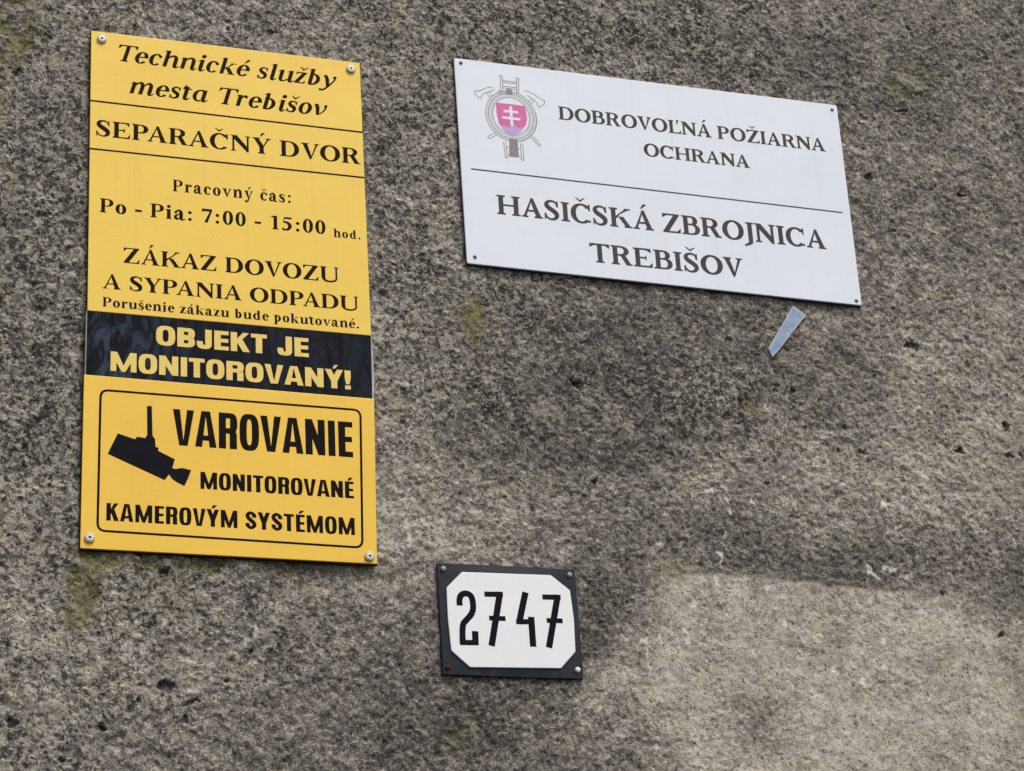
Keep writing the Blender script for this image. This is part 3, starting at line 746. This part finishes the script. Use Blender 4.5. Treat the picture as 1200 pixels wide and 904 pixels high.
    if base != ch:
        low = ch.islower(); y = (xh if low else 1.0) + .09; cx = w / 2 + (.02 if low else 0)
        if it: cx += .03
        if ch in 'ÁÝÉáéý':
            g.poly((cx - .09, y), (cx - .03, y), (cx + .17, y + .20), (cx + .13, y + .25), (cx + .03, y + .25))
        elif ch == 'Ľ':
            g.poly((w - .30, .72), (w - .26, .72), (w - .14, 1.0), (w - .17, 1.06), (w - .28, 1.06))
        else:
            g.poly((cx - .22, y + .22), (cx - .14, y + .22), (cx, y + .11), (cx, y)); g.poly((cx, y), (cx, y + .11), (cx + .14, y + .22), (cx + .22, y + .22))
    return g, w

SANS = dict(S=.228, h=.155, W=.62)
SANSX = dict(S=.315, h=.20, W=.90)
SANSK = dict(S=.215, h=.15, W=.60)

def sans_glyph(ch, F):
    g = Ink(); S, h, W = F['S'], F['h'], F['W']; m = .028
    c = {'Ý': 'Y', 'É': 'E'}.get(ch, ch)
    def slab(x, y0=0., y1=1.): g.rect(x, y0, x + S, y1)
    x0 = m + .010
    if c == ' ': return g, W * .42
    if c == 'A':
        w = W * 1.10; ap = w / 2; t = S * .96
        g.poly((m * .2, 0), (m * .2 + t, 0), (ap + .02, 1), (ap - t * .62, 1)); g.poly((w - m * .2 - t, 0), (w - m * .2, 0), (ap + t * .62, 1), (ap - .02, 1))
        g.rect(w * .22, .18, w * .78, .18 + h * .95)
    elif c == 'B':
        w = W * 1.0; slab(x0); r = W * .40
        for a, b in ((0, .5 + h * .35), (.5 - h * .35, 1)):
            g.rect(x0 + S * .5, a, w - r, a + h); g.rect(x0 + S * .5, b - h, w - r, b)
            g.arc(w - r, (a + b) / 2, r - m * .6, (b - a) / 2, S, h, -90, 90, 2.6)
    elif c == 'E':
        w = W * .84; slab(x0)
        for y in (0, .5 - h / 2, 1 - h): g.rect(x0 + S * .5, y, w - m * (1.4 if y == .5 - h / 2 else .6), y + h)
    elif c == 'I': w = S + 2 * x0; slab(x0)
    elif c == 'J':
        w = W * .88; g.rect(w - x0 - S, .3, w - x0, 1); g.arc((w - x0 + m) / 2, .30, (w - x0 - m) / 2, .315, S * .95, h * 1.05, 180, 360, 2.8)
        g.rect(m, .26, m + S * .9, .38)
    elif c == 'K':
        w = W * 1.08; slab(x0)
        g.poly((x0 + S * .9, .36), (x0 + S * .9, .62), (w - m - S * 1.0, 1), (w - m, 1)); g.poly((w - S * 1.1, 0), (w, 0), (x0 + S * 1.75, .68), (x0 + S * .95, .52))
    elif c == 'M':
        w = W * 1.5; T_ = S; S = S * .90; slab(x0); slab(w - x0 - S); cx = w / 2
        g.poly((x0, 1), (x0 + S * 1.12, 1), (cx + S * .30, .12), (cx + S * .36, 0), (cx - S * .36, 0)); g.poly((w - x0, 1), (w - x0 - S * 1.12, 1), (cx - S * .30, .12), (cx - S * .36, 0), (cx + S * .36, 0))
    elif c == 'N':
        w = W * 1.14; slab(x0); slab(w - x0 - S); g.poly((x0, 1), (x0 + S * .98, 1), (w - x0, 0), (w - x0 - S * .98, 0))
    elif c == 'O':
        w = W * 1.06; g.arc(w / 2, .5, w / 2 - m * .7, .515, S, h, 0, 360, 2.9, 36)
    elif c == 'R':
        w = W * 1.04; slab(x0); r = W * .40
        g.rect(x0 + S * .5, 1 - h, w - r, 1); g.rect(x0 + S * .5, .42, w - r, .42 + h); g.arc(w - r - .01, .71, r - m * .4, .29, S, h, -90, 90, 2.7)
        g.rect(w - m - S - .01, 0, w - m - .01, .40); g.poly((w - m - S - .01, .40), (w - m - .01, .40), (w - m - .05, .50), (w - m - S - .08, .50))
    elif c == 'S':
        w = W * .98; l, r = m + S / 2, w - m - S / 2; mid = w / 2; hh = h * 1.02
        g.stroke([(r, .66), (r - .0, .80), (mid, 1 - h / 2 + .012), (l, .82), (l + .02, .66), (mid, .50), (r - .01, .35), (r, .19), (mid, h / 2 - .012), (l, .20), (l, .34)],
                 [S * .98, S * .96, hh, S * .96, S * .95, h * 1.5, S * .95, S * .96, hh, S * .96, S * .98], 6)
    elif c == 'T':
        w = W * .90; g.rect(w / 2 - S / 2, 0, w / 2 + S / 2, 1); g.rect(m * .4, 1 - h, w - m * .4, 1)
    elif c == 'V':
        w = W * 1.06; ap = w / 2; t = S * .96
        g.poly((0, 1), (t, 1), (ap + .02, .0), (ap - t * .60, 0)); g.poly((w - t, 1), (w, 1), (ap + t * .60, 0), (ap - .02, 0))
    elif c == 'Y':
        w = W * 1.06; w = W * 1.04; cx = w / 2; g.rect(cx - S / 2, 0, cx + S / 2, .42)
        g.poly((0, 1), (S * 1.0, 1), (cx + S * .5, .40), (cx - S * .5, .36)); g.poly((w - S, 1), (w, 1), (cx + S * .5, .36), (cx - S * .5, .40))
    elif c == '!':
        w = S + 2 * x0; g.poly((x0 + S * .22, .27), (x0 + S * .78, .27), (x0 + S, .62), (x0 + S, 1), (x0, 1), (x0, .62)); g.rect(x0 + .01, 0, x0 + S - .01, .2)
    else: raise ValueError(ch)
    if ch in 'ÝÉ':
        cx = w / 2; g.poly((cx - .08, 1.05), (cx + .05, 1.05), (cx + .22, 1.24), (cx + .02, 1.24))
    return g, w

def lettering(text, F, x0, x1, y, cap, depth, m, parent, glyph=serif_glyph, track=.0, slant=0.0, slope=0.0, words=None):
    """one printed line from x0 to x1 (mm on the sign's face), baseline y, cap height cap"""
    polys, pen = [], 0.0
    first = last = None
    runs = []
    KERN = {'PA': -.12, 'RA': -.03, 'Te': -.07, 'Tr': -.07, 'AV': -.06, 'VA': -.06, 'OV': -.05, 'VO': -.05, 'OZ': -.02, 'AD': -.02, 'KA': -.04, 'VN': .0, 'SY': -.04, 'YP': -.04, 'by': -.02, 'ČN': .02, 'ĽN': -.03, 'NÁ': -.03, 'RN': -.02, 'NA': -.03, 'AZ': -.03} if glyph is serif_glyph else {}
    for q, ch in enumerate(text):
        g, w = glyph(ch, F)
        runs.append((pen, g)); pen += w + track + KERN.get(text[q:q + 2], 0)
    xs = [px + q[0] + slant * q[1] * 0 for px, g in runs for pl in g.p for q in pl]
    lo, hi = min(xs), max(xs)
    sx = (x1 - x0) / (hi - lo)
    V, Fc, n = [], [], 0
    for px, g in runs:
        for k, pl in enumerate(g.p):
            ar = sum(pl[i][0] * pl[(i + 1) % len(pl)][1] - pl[(i + 1) % len(pl)][0] * pl[i][1] for i in range(len(pl)))
            if abs(ar) < 1e-7: continue
            if ar < 0: pl = pl[::-1]
            pts = []
            for gx, gy in pl:
                X = x0 + (px + gx - lo) * sx + slant * gy * cap
                Zz = y + gy * cap + slope * (X - x0)
                pts.append((X / 1000, -(depth + .004 * (len(V) % 97 % 13)) / 1000, Zz / 1000))
            d = -(depth + .02 + .006 * (k % 9)) / 1000
            pts = [(a, d, b) for a, _, b in pts]
            Fc.append(list(range(len(V), len(V) + len(pts)))); V += pts
    o = mesh_obj('lettering', V, Fc, m, parent)
    return o

# ------------------------------------------------------------------ plates, screws
def plate(name, quad, front, thick, m, parent, bevel=1.2, round_=0.0, m_edge=None, sag=0.0):
    """flat board: outline quad (mm, local), front face at depth `front` mm, edges chamfered"""
    pts = [Vector(q) for q in quad]
    outl = []
    n = len(pts)
    for i, p in enumerate(pts):
        if round_ > 0:
            a = (pts[i - 1] - p).normalized(); b = (pts[(i + 1) % n] - p).normalized()
            p0, p1 = p + a * round_, p + b * round_
            for j in range(5):
                t = j / 4
                outl.append((1 - t) ** 2 * p0 + 2 * t * (1 - t) * p + t * t * p1)
        else: outl.append(p)
    N = len(outl)
    cen = sum(outl, Vector((0, 0))) / N
    def inset(d):
        r = []
        for i, p in enumerate(outl):
            e0 = (p - outl[i - 1]); e1 = (outl[(i + 1) % N] - p)
            e0 = e0.normalized(); e1 = e1.normalized()
            n0 = Vector((-e0.y, e0.x)); n1 = Vector((-e1.y, e1.x))
            mm = n0 + n1
            mm = mm.normalized() / max(.4, mm.normalized().dot(n0))
            s = 1 if mm.dot(cen - p) > 0 else -1
            r.append(p + mm * d * s)
        return r
    rings = [(outl, front - thick), (outl, front - bevel * .5), (inset(bevel * .3), front - bevel * .15), (inset(bevel), front)]
    V, F = [], []
    for rg, d in rings:
        V += [(q.x / 1000, -d / 1000, q.y / 1000) for q in rg]
    for k in range(3):
        for i in range(N):
            j = (i + 1) % N
            F.append((k * N + i, k * N + j, (k + 1) * N + j, (k + 1) * N + i))
    F.append(tuple(range(3 * N, 4 * N))); F.append(tuple(reversed(range(N))))
    o = mesh_obj(name, V, F, m, parent)
    fix_normals(o)
    return o

def fix_normals(o):
    import bmesh
    b = bmesh.new(); b.from_mesh(o.data)
    bmesh.ops.recalc_face_normals(b, faces=b.faces)
    b.to_mesh(o.data); b.free()

def revolve(name, prof, cx, cz, m, parent, n=24, tilt=0.0):
    """profile (radius, depth) in mm turned about the axis that points out of the wall"""
    V, F = [], []
    for r, d in prof:
        for i in range(n):
            a = 2 * math.pi * i / n
            V.append(((cx + r * math.cos(a)) / 1000, -(d + tilt * r * math.sin(a)) / 1000, (cz + r * math.sin(a)) / 1000))
    for k in range(len(prof) - 1):
        for i in range(n):
            j = (i + 1) % n
            F.append((k * n + i, k * n + j, (k + 1) * n + j, (k + 1) * n + i))
    F.append(tuple(range((len(prof) - 1) * n, len(prof) * n)))
    o = mesh_obj(name, V, F, m, parent, smooth=False)
    fix_normals(o)
    return o

def cross_slot(cx, cz, r, d, parent, m, ang=.5):
    V, F = [], []
    for a in (ang, ang + math.pi / 2):
        c, s = math.cos(a), math.sin(a); w = r * .24
        q = [(-r, -w), (r, -w), (r, w), (-r, w)]
        b = len(V)
        V += [((cx + x * c - z * s) / 1000, -(d + .02 * (b > 0)) / 1000, (cz + x * s + z * c) / 1000) for x, z in q]
        F.append((b, b + 1, b + 2, b + 3))
    return mesh_obj('slot', V, F, m, parent)

def flat(name, polys, depth, m, parent, step=.01):
    V, F = [], []
    for k, pl in enumerate(polys):
        ar = sum(pl[i][0] * pl[(i + 1) % len(pl)][1] - pl[(i + 1) % len(pl)][0] * pl[i][1] for i in range(len(pl)))
        if ar < 0: pl = pl[::-1]
        d = -(depth + step * (k % 9)) / 1000
        F.append(list(range(len(V), len(V) + len(pl))))
        V += [(x / 1000, d, z / 1000) for x, z in pl]
    return mesh_obj(name, V, F, m, parent)

# ------------------------------------------------------------------ yellow notice board
YB = empty('notice_board', (-.40939, 0, .11506 + BASE_Z), -.00039)
tag(YB, 'tall yellow recycling yard notice board with black band and camera surveillance warning', 'notice board')
plate('backing_and_shade_rim', [(-202.6, 391.8), (197.7, 392.5), (200.2, -61), (200.2, -100), (200.4, -130), (201.2, -159), (197.1, -405.4), (-202.7, -406.2), (-202.4, -156), (-199.6, -60)], 10.1, 5.0, M_BACK_SHADE, YB, .4)  # backing, made dark and oversized so its rim draws the gap shadow
film = plate('clear_film', [(-200.2, -59), (200.2, -60), (201.6, -85), (202.4, -120), (200.5, -158.6), (-200.3, -156.8)], 10.6, .5, M_EDGEPALE, YB, .2)
up = plate('upper_panel', [(-201.73, 390.85), (196.81, 391.58), (199.37, -61.24), (-198.86, -60.06)], 13.0, 2.8, M_UPPER, YB, .9)
band = plate('black_band', [(-198.5, -60.6), (199.0, -61.7), (197.96, -158.6), (-198.79, -156.9)], 12.2, 1.5, M_BAND, YB, .2)
low = plate('lower_panel', [(-201.63, -156.42), (200.38, -159.13), (196.17, -404.37), (-201.81, -405.26)], 13.0, 2.8, M_LOWER, YB, .9)
for (a, b, t) in (((-200.9, 273.2), (197.4, 271.4), 2.9), ((-200.5, 194.4), (197.9, 194.8), 2.9)):
    flat('ruled_line', [[(a[0], a[1] - t / 2), (b[0], b[1] - t / 2), (b[0], b[1] + t / 2), (a[0], a[1] + t / 2)]], 13.03, M_INK, up)
lettering('Technické služby', TIMESI, -168, 156, 345.0, 28.2, 13, M_INK, up, slant=.27, slope=-.006)
lettering('mesta Trebišov', TIMESI, -149, 141, 292.8, 28.2, 13, M_INK, up, slant=.27, slope=-.004)
lettering('SEPARAČNÝ DVOR', TIMES, -191.8, 192.6, 216.3, 26.3, 13, M_INK, up, track=.01)
lettering('Pracovný čas:', TIMES, -83.1, 87.2, 139.4, 19.0, 13, M_INK, up, track=.08)
lettering('Po - Pia: 7:00 - 15:00', TIMES, -184.9, 137.3, 94.2, 22.2, 13, M_INK, up, track=.03)
lettering('hod.', TIMES, 149, 188.7, 91.4, 14.0, 13, M_INK, up, track=.08)
lettering('ZÁKAZ DOVOZU', TIMES, -151.1, 154.6, 18.2, 24.0, 13, M_INK, up, track=.02)
lettering('A SYPANIA ODPADU', TIMES, -179.2, 182.1, -24.2, 22.6, 13, M_INK, up, track=.01)
lettering('Porušenie zákazu bude pokutované.', TIMES, -178.8, 182.1, -52.0, 14.6, 13, M_INK, up, track=.03)
lettering('OBJEKT JE', SANSX, -104.9, 108.5, -102.8, 29.2, 12.2, M_YELTEXT, band, glyph=sans_glyph, track=.045)
lettering('MONITOROVANÝ!', SANSX, -166.3, 167.8, -147.4, 28.9, 12.2, M_YELTEXT, band, glyph=sans_glyph, track=.045)
lettering('VAROVANIE', SANS, -81.6, 167.6, -250.6, 53.1, 13, M_INK_SANS, low, glyph=sans_glyph, track=.025)
lettering('MONITOROVANÉ', SANS, -44.3, 166.8, -311.4, 24.7, 13, M_INK_SANS, low, glyph=sans_glyph, track=.03)
lettering('KAMEROVÝM SYSTÉMOM', SANSK, -168.8, 166.6, -364.8, 25.0, 13, M_INK_SANS, low, glyph=sans_glyph, track=.045)

def round_frame():
    q = [Vector(p) for p in ((-179.05, -177.4), (180.0, -178.3), (176.4, -382.2), (-180.0, -379.6))]
    r, out = 11.0, []
    for i, p in enumerate(q):
        a = (q[i - 1] - p).normalized(); b = (q[(i + 1) % 4] - p).normalized()
        for j in range(7):
            t = j / 6; out.append((1 - t) ** 2 * (p + a * r) + 2 * t * (1 - t) * p + t * t * (p + b * r))
    out.append(out[0])
    g = Ink(); g.line(out, 3.3)
    # close the mitre at the start
    flat('printed_border', g.p, 13.03, M_INK_SANS, low, 0)
round_frame()
flat('camera_symbol', [[(-155.38, -239.26), (-132.09, -246.05), (-129.73, -242.14), (-118.42, -243.14), (-116.06, -238.1), (-116.74, -196.03), (-110.17, -195.5), (-108.84, -238.67), (-105.36, -244.01), (-104.6, -255.15), (-100.48, -255.96), (-101.14, -260.48), (-78.74, -271.11), (-82.14, -283.98), (-78.01, -285.16), (-69.42, -283.06), (-56.66, -285.12), (-61.14, -298.4), (-65.94, -309.07), (-76.25, -304.26), (-82.43, -299.89), (-86.57, -293.91), (-92.35, -302.43), (-168.53, -269.92)]], 13.03, M_NAVYINK, low)
def big_screw(cx, cz, d0, parent):
    s = revolve('screw', [(6.6, d0 - 2), (6.9, d0 + 1.8), (6.5, d0 + 2.8), (5.4, d0 + 3.1), (5.0, d0 + 2.7)], cx, cz, M_WASHER, parent, 24)
    revolve('screw_head', [(4.9, d0 + 2.7), (4.7, d0 + 3.3), (3.4, d0 + 3.5), (2.2, d0 + 3.5)], cx, cz, M_SCREW, s, 20)
    revolve('screw_socket', [(2.0, d0 + 3.52), (1.8, d0 + 3.54)], cx, cz, M_SOCKET, s, 10)
for x, z in ((-186.5, 378.0), (182.7, 378.3), (-190, -390.5), (185.8, -394.5)): big_screw(x, z, 13, YB)

# ------------------------------------------------------------------ white fire station sign
WS = empty('fire_station_sign', (.26114, 0, .36751 + BASE_Z), .00356)
tag(WS, 'wide white sign of the volunteer fire brigade with grey lettering and pink shield emblem', 'sign')
wp = plate('sign_panel', [(-325.42, 169.38), (314.66, 172.6), (312.59, -186.81), (-321.35, -182.39)], 11.0, 3.0, M_WHITE, WS, .9, 3.0)
plate('backing_and_shade_rim', [(-326.1, 169.6), (315.5, 172.9), (313.5, -188.0), (-322.1, -183.5)], 7.9, 2.8, M_BACKW_SHADE, WS, .3)  # added dark sheet; the rim past the panel stands in for contact shadow
lettering('DOBROVOĽNÁ POŽIARNA', SLAB, -162.6, 284.4, 82.4, 23.6, 11, M_GREYINK, wp, track=-.01)
lettering('OCHRANA', SLAB, -27.1, 149.3, 35.4, 22.8, 11, M_GREYINK, wp, track=-.01)
flat('ruled_line', [[(-307.7, -24), (300.15, -27), (300.15, -24.5), (-307.7, -21.5)]], 11.03, M_GREYINK, wp)
lettering('HASIČSKÁ ZBROJNICA', SLAB, -270.6, 264.3, -95.0, 33.0, 11, M_GREYINK, wp, track=-.01)
lettering('TREBIŠOV', SLAB, -128.8, 118.8, -159.4, 32.4, 11, M_GREYINK, wp, track=-.01)

# emblem of the fire brigade: shield with double cross in a hose ring, ladder and two axes
emb = empty('emblem', (0, 0, 0)); emb.parent = WS
def pline(pts, w): g = Ink(); g.line(pts, w); return g.p
cx, cz = -239.3, 77.6
D = 11.03
g = Ink(); g.arc(cx, cz, 41, 45, 13, 13, 0, 360, 2, 56)
flat('hose_ring', g.p, D, M_RINGTINT, emb, 0)
g = Ink()
for rx, rz in ((41, 45), (36.5, 40.5), (30.2, 33.5)): g.arc(cx, cz, rx, rz, .85, .85, 0, 360, 2, 56)
flat('ring_outline', g.p, D + .04, M_LIGHTLINE, emb, 0)
g = Ink(); g.arc(cx, cz, 41.4, 45.4, 1.6, 1.6, -75, 15, 2, 24)
flat('ring_shading', g.p, D + .06, M_DUSTY, emb, 0)
flat('shield', [[(-262.43, 98.51), (-239.31, 99.06), (-216.15, 98.81), (-213.76, 78.07), (-216.31, 65.74), (-225.81, 51.55), (-238.14, 40.62), (-251.11, 49.22), (-259.37, 62.01), (-262.37, 79.53)]], D + .08, M_PINK, emb)
flat('hills', [[(-256.6, 57.5), (-252.5, 60.2), (-248.0, 58.6), (-245.35, 56.5), (-241, 61.5), (-237, 63.0), (-233, 61.5), (-229.09, 57.08), (-225.5, 60.3), (-221, 60.4), (-219.9, 60.0), (-225.81, 51.55), (-238.14, 40.62), (-251.11, 49.22)]], D + .10, M_LILAC, emb)
flat('double_cross', pline([(-239.4, 95.0), (-238.8, 60.4)], 4.4) + pline([(-250.8, 85.4), (-227.8, 85.8)], 4.2) + pline([(-253.6, 73.6), (-225.0, 73.9)], 4.2), D + .13, M_EMBWHITE, emb, .01)
LAD = ([(-252.9, 146.8), (-254.3, 119)], [(-249.6, 146.4), (-250.4, 120)], [(-226.6, 146.4), (-228.0, 118.4)], [(-223.4, 145.8), (-224.9, 119)],
     [(-249.4, 139.6), (-226.6, 139.6)], [(-249.4, 136.4), (-226.6, 136.4)], [(-250, 129.6), (-227.4, 129.6)], [(-250, 126.4), (-227.4, 126.4)], [(-259.1, 119.6), (-244.5, 120)], [(-259.5, 115.9), (-244.5, 116.3)],
     [(-255.4, 147), (-249, 148.2)], [(-228.0, 147.4), (-222.0, 146.2)], [(-254.1, 31.3), (-252.5, 3.0)], [(-250.6, 31.3), (-249.2, 3.2)], [(-252.8, 3), (-248.8, 3.4)],
     [(-227.2, 31.5), (-227.4, 3.2)], [(-223.6, 31.5), (-223.8, 2.6)], [(-227.6, 2.8), (-223.4, 2.6)], [(-249.5, 8.8), (-246, 8.6)], [(-231.8, 8.6), (-227.6, 8.6)], [(-249.6, 22), (-245.6, 22)], [(-231.4, 22), (-227.4, 22)])
flat('ladder', sum([pline(p, 1.15) for p in LAD if p[0][1] > 75], []), D + .05, M_LIGHTLINE, emb)
flat('ladder', sum([pline(p, 1.15) for p in LAD if p[0][1] < 75], []), D + .05, M_LIGHTLINE, emb)
flat('hose_knot', [[(-245.15, 124.5), (-239, 127), (-235.65, 125.35), (-234.4, 115.79), (-244.75, 115.01)]], D + .09, M_DUSTY, emb)
flat('hose_tail', [[(-244.58, 38.4), (-231.67, 38.1), (-230.9, 6.35), (-246.4, 6.1)]], D + .09, M_DUSTY, emb)
def axe(head, haft1, butt):
    flat('axe_head', sum([pline(p, 1.1) for p in (head, haft1[0], haft1[1])], []), D + .05, M_LIGHTLINE, emb)
    flat('axe_handle', pline(butt, 1.1), D + .05, M_LIGHTLINE, emb)
axe([(-265.9, 124.8), (-274.1, 124.0), (-281.5, 119.6), (-288, 115.5), (-295.3, 114.2), (-294.6, 108.1), (-286.6, 101.6), (-284.2, 107.8), (-281, 112), (-275.5, 115.0), (-269.5, 117.5), (-262.9, 121.5)],
    ([(-276.4, 112.8), (-271.4, 106.4)], [(-272.6, 115.6), (-267.6, 109.2)]), [(-266.0, 45.2), (-276.6, 38.2), (-279.0, 34.2), (-274.4, 34.2), (-264.2, 41.6)])
axe([(-216.0, 125.8), (-208.8, 125.4), (-198.2, 120.4), (-190.3, 114.9), (-183.6, 112.6), (-184.6, 106.0), (-193.9, 99.6), (-195.6, 104.6), (-198.4, 109.2), (-204.5, 114), (-211, 118.5)],
    ([(-205.4, 113.6), (-209.2, 106.2)], [(-201.0, 111.6), (-205.0, 104.6)]), [(-210.0, 45.4), (-199.6, 32.8), (-195.8, 30.6), (-196.2, 34.8), (-206.6, 47.2)])
for x, z in ((-314.9, 161.7), (305.2, 162.5), (-309.1, -171.2), (304.1, -180.0)):
    s = revolve('screw', [(2.9, 10), (2.9, 11.5), (2.2, 12.2), (1.2, 12.5)], x, z, M_DKSCREW, WS, 14)

# ------------------------------------------------------------------ house number plate
HN = empty('house_number_plate', (-.02402, 0, -.35612 + BASE_Z), -.00881)
tag(HN, 'small dark enamel house number plate with white octagon reading 2747', 'number plate')
def enamel_plate():
    # slightly domed pressed steel plate with a turned-back rim
    hw, hh, n = 99.2, 78.6, 16
    V, F = [], []
    for j in range(n + 1):
        for i in range(n + 1):
            u, v = -1 + 2 * i / n, -1 + 2 * j / n
            d = 12.0 + 2.2 * (1 - u * u) * (1 - v * v) ** .5 - 2.2
            xx = hw * u * (1 + .004 * (1 - v * v)) - 3.6; zz = hh * v * (1 + .01 * (1 - u * u)) - 4.2
            V.append((xx / 1000, -(d + 1.0) / 1000, zz / 1000))
    for j in range(n):
        for i in range(n):
            a = j * (n + 1) + i; F.append((a, a + 1, a + n + 2, a + n + 1))
    edge = [i for i in range(n + 1)] + [j * (n + 1) + n for j in range(1, n + 1)] + [n * (n + 1) + i for i in range(n - 1, -1, -1)] + [j * (n + 1) for j in range(n - 1, 0, -1)]
    b = len(V)
    for e in edge:
        x, y, z = V[e]; V.append((x * 1.004, y + .006, z * 1.004))
    for k in range(len(edge)):
        l = (k + 1) % len(edge); F.append((edge[k], b + k, b + l, edge[l]))
    F.append(tuple(reversed(range(b, b + len(edge)))))
    o = mesh_obj('plate', V, F, M_NAVY, HN, smooth=False); fix_normals(o)
enamel_plate()
fld = plate('white_field', [(-69.39, 62.3), (59.02, 63.67), (85.2, 42.6), (87.6, 0), (86.03, -45.95), (63.22, -70.23), (-66.19, -72.96), (-90.94, -50.67), (-93.2, -5), (-92.63, 38.78)], 14.0, 2.6, M_ENAMEL, HN, .8, 1.5)
def digit(strokes, w_):
    polys = []
    for kind, pts, w in strokes:
        g = Ink()
        if kind == 's': g.stroke(pts, [w] * len(pts), 6)
        else: g.line(pts, w)
        polys += g.p
    o = flat('digit', polys, 14.06, M_NAVYINK, fld, .015)
W2 = 7.4
digit([('s', [(-75.6, 13.5), (-75.4, 22), (-72.6, 28.6), (-66.2, 31.4), (-59.6, 28.8), (-57.0, 22), (-56.9, 10), (-60.4, 1.2), (-66.8, -6.0), (-71.8, -12.0), (-73.6, -20), (-74.2, -29), (-74.5, -41)], 8.6),
       ('l', [(-78.2, -38.9), (-52.5, -38.3)], 7.6), ('l', [(-56.5, -41.4), (-56.0, -22)], 9.2)], 0)
digit([('l', [(-39.5, 31.6), (-12.9, 32.3)], 7.6), ('l', [(-16.8, 35.4), (-33.9, -42.2)], 9.2), ('l', [(-34.8, -2.7), (-11.4, -2.5)], 7.0)], 0)
digit([('l', [(20.0, 36.9), (7.2, -9.2)], 9.2), ('l', [(3.6, -6.2), (29.4, -5.4)], 7.6), ('l', [(25.6, 1.6), (25.4, -41.2)], 9.2)], 0)
digit([('l', [(43.9, 31.0), (70.5, 31.7)], 7.6), ('l', [(66.7, 34.9), (48.0, -41.8)], 9.2), ('l', [(47.6, -2.7), (70.9, -2.4)], 7.0)], 0)
for x, z, mm in ((-95.1, 66.3, M_GREYSCREW), (87.2, 66.0, M_GREYSCREW), (-96.5, -73.8, M_RUST), (87.8, -71.2, M_SCREW)):
    s = revolve('screw', [(4.0, 8), (4.0, 12.6), (3.3, 13.6), (1.6, 14.3)], x, z, mm, HN, 16)
    if mm is M_RUST: s['label'] = 'rusty red-brown screw'
    elif mm is M_SCREW: s['label'] = 'bright shiny screw'

# ------------------------------------------------------------------ blue strip stuck on the wall
BS = empty('plastic_strip', (.440, 0, .120 + BASE_Z))
tag(BS, 'small pale blue pointed plastic strip leaning on the wall below the white sign', 'plastic strip')
def blue_strip():
    out = [(458.2, 170.0), (479.9, 155.0), (476.3, 151.4), (471.1, 146.9), (453.7, 125.8), (427.3, 93.3), (413.8, 78.5), (408.4, 93.0), (434.8, 133.3)]
    q = [(x - 440, z - 120) for x, z in out]
    plate('strip_body', q, 7.0, 3.0, M_STRIPRIM, BS, 1.4, 0)
    ins = [(457.6, 166.5), (475.5, 154.6), (468.5, 148.0), (451.6, 127.6), (425.6, 95.4), (414.4, 83.4), (410.8, 93.2), (436.6, 132.4)]
    flat('blue_face', [[(x - 440, z - 120) for x, z in ins]], 7.05, M_STRIP, BS)
    fl = [(462, 150), (466, 147), (468, 141), (463, 143), (459.5, 137), (458.5, 144)]
    flat('scuff', [[(x - 440, z - 120) for x, z in fl]], 7.12, M_STRIPRIM, BS)
blue_strip()
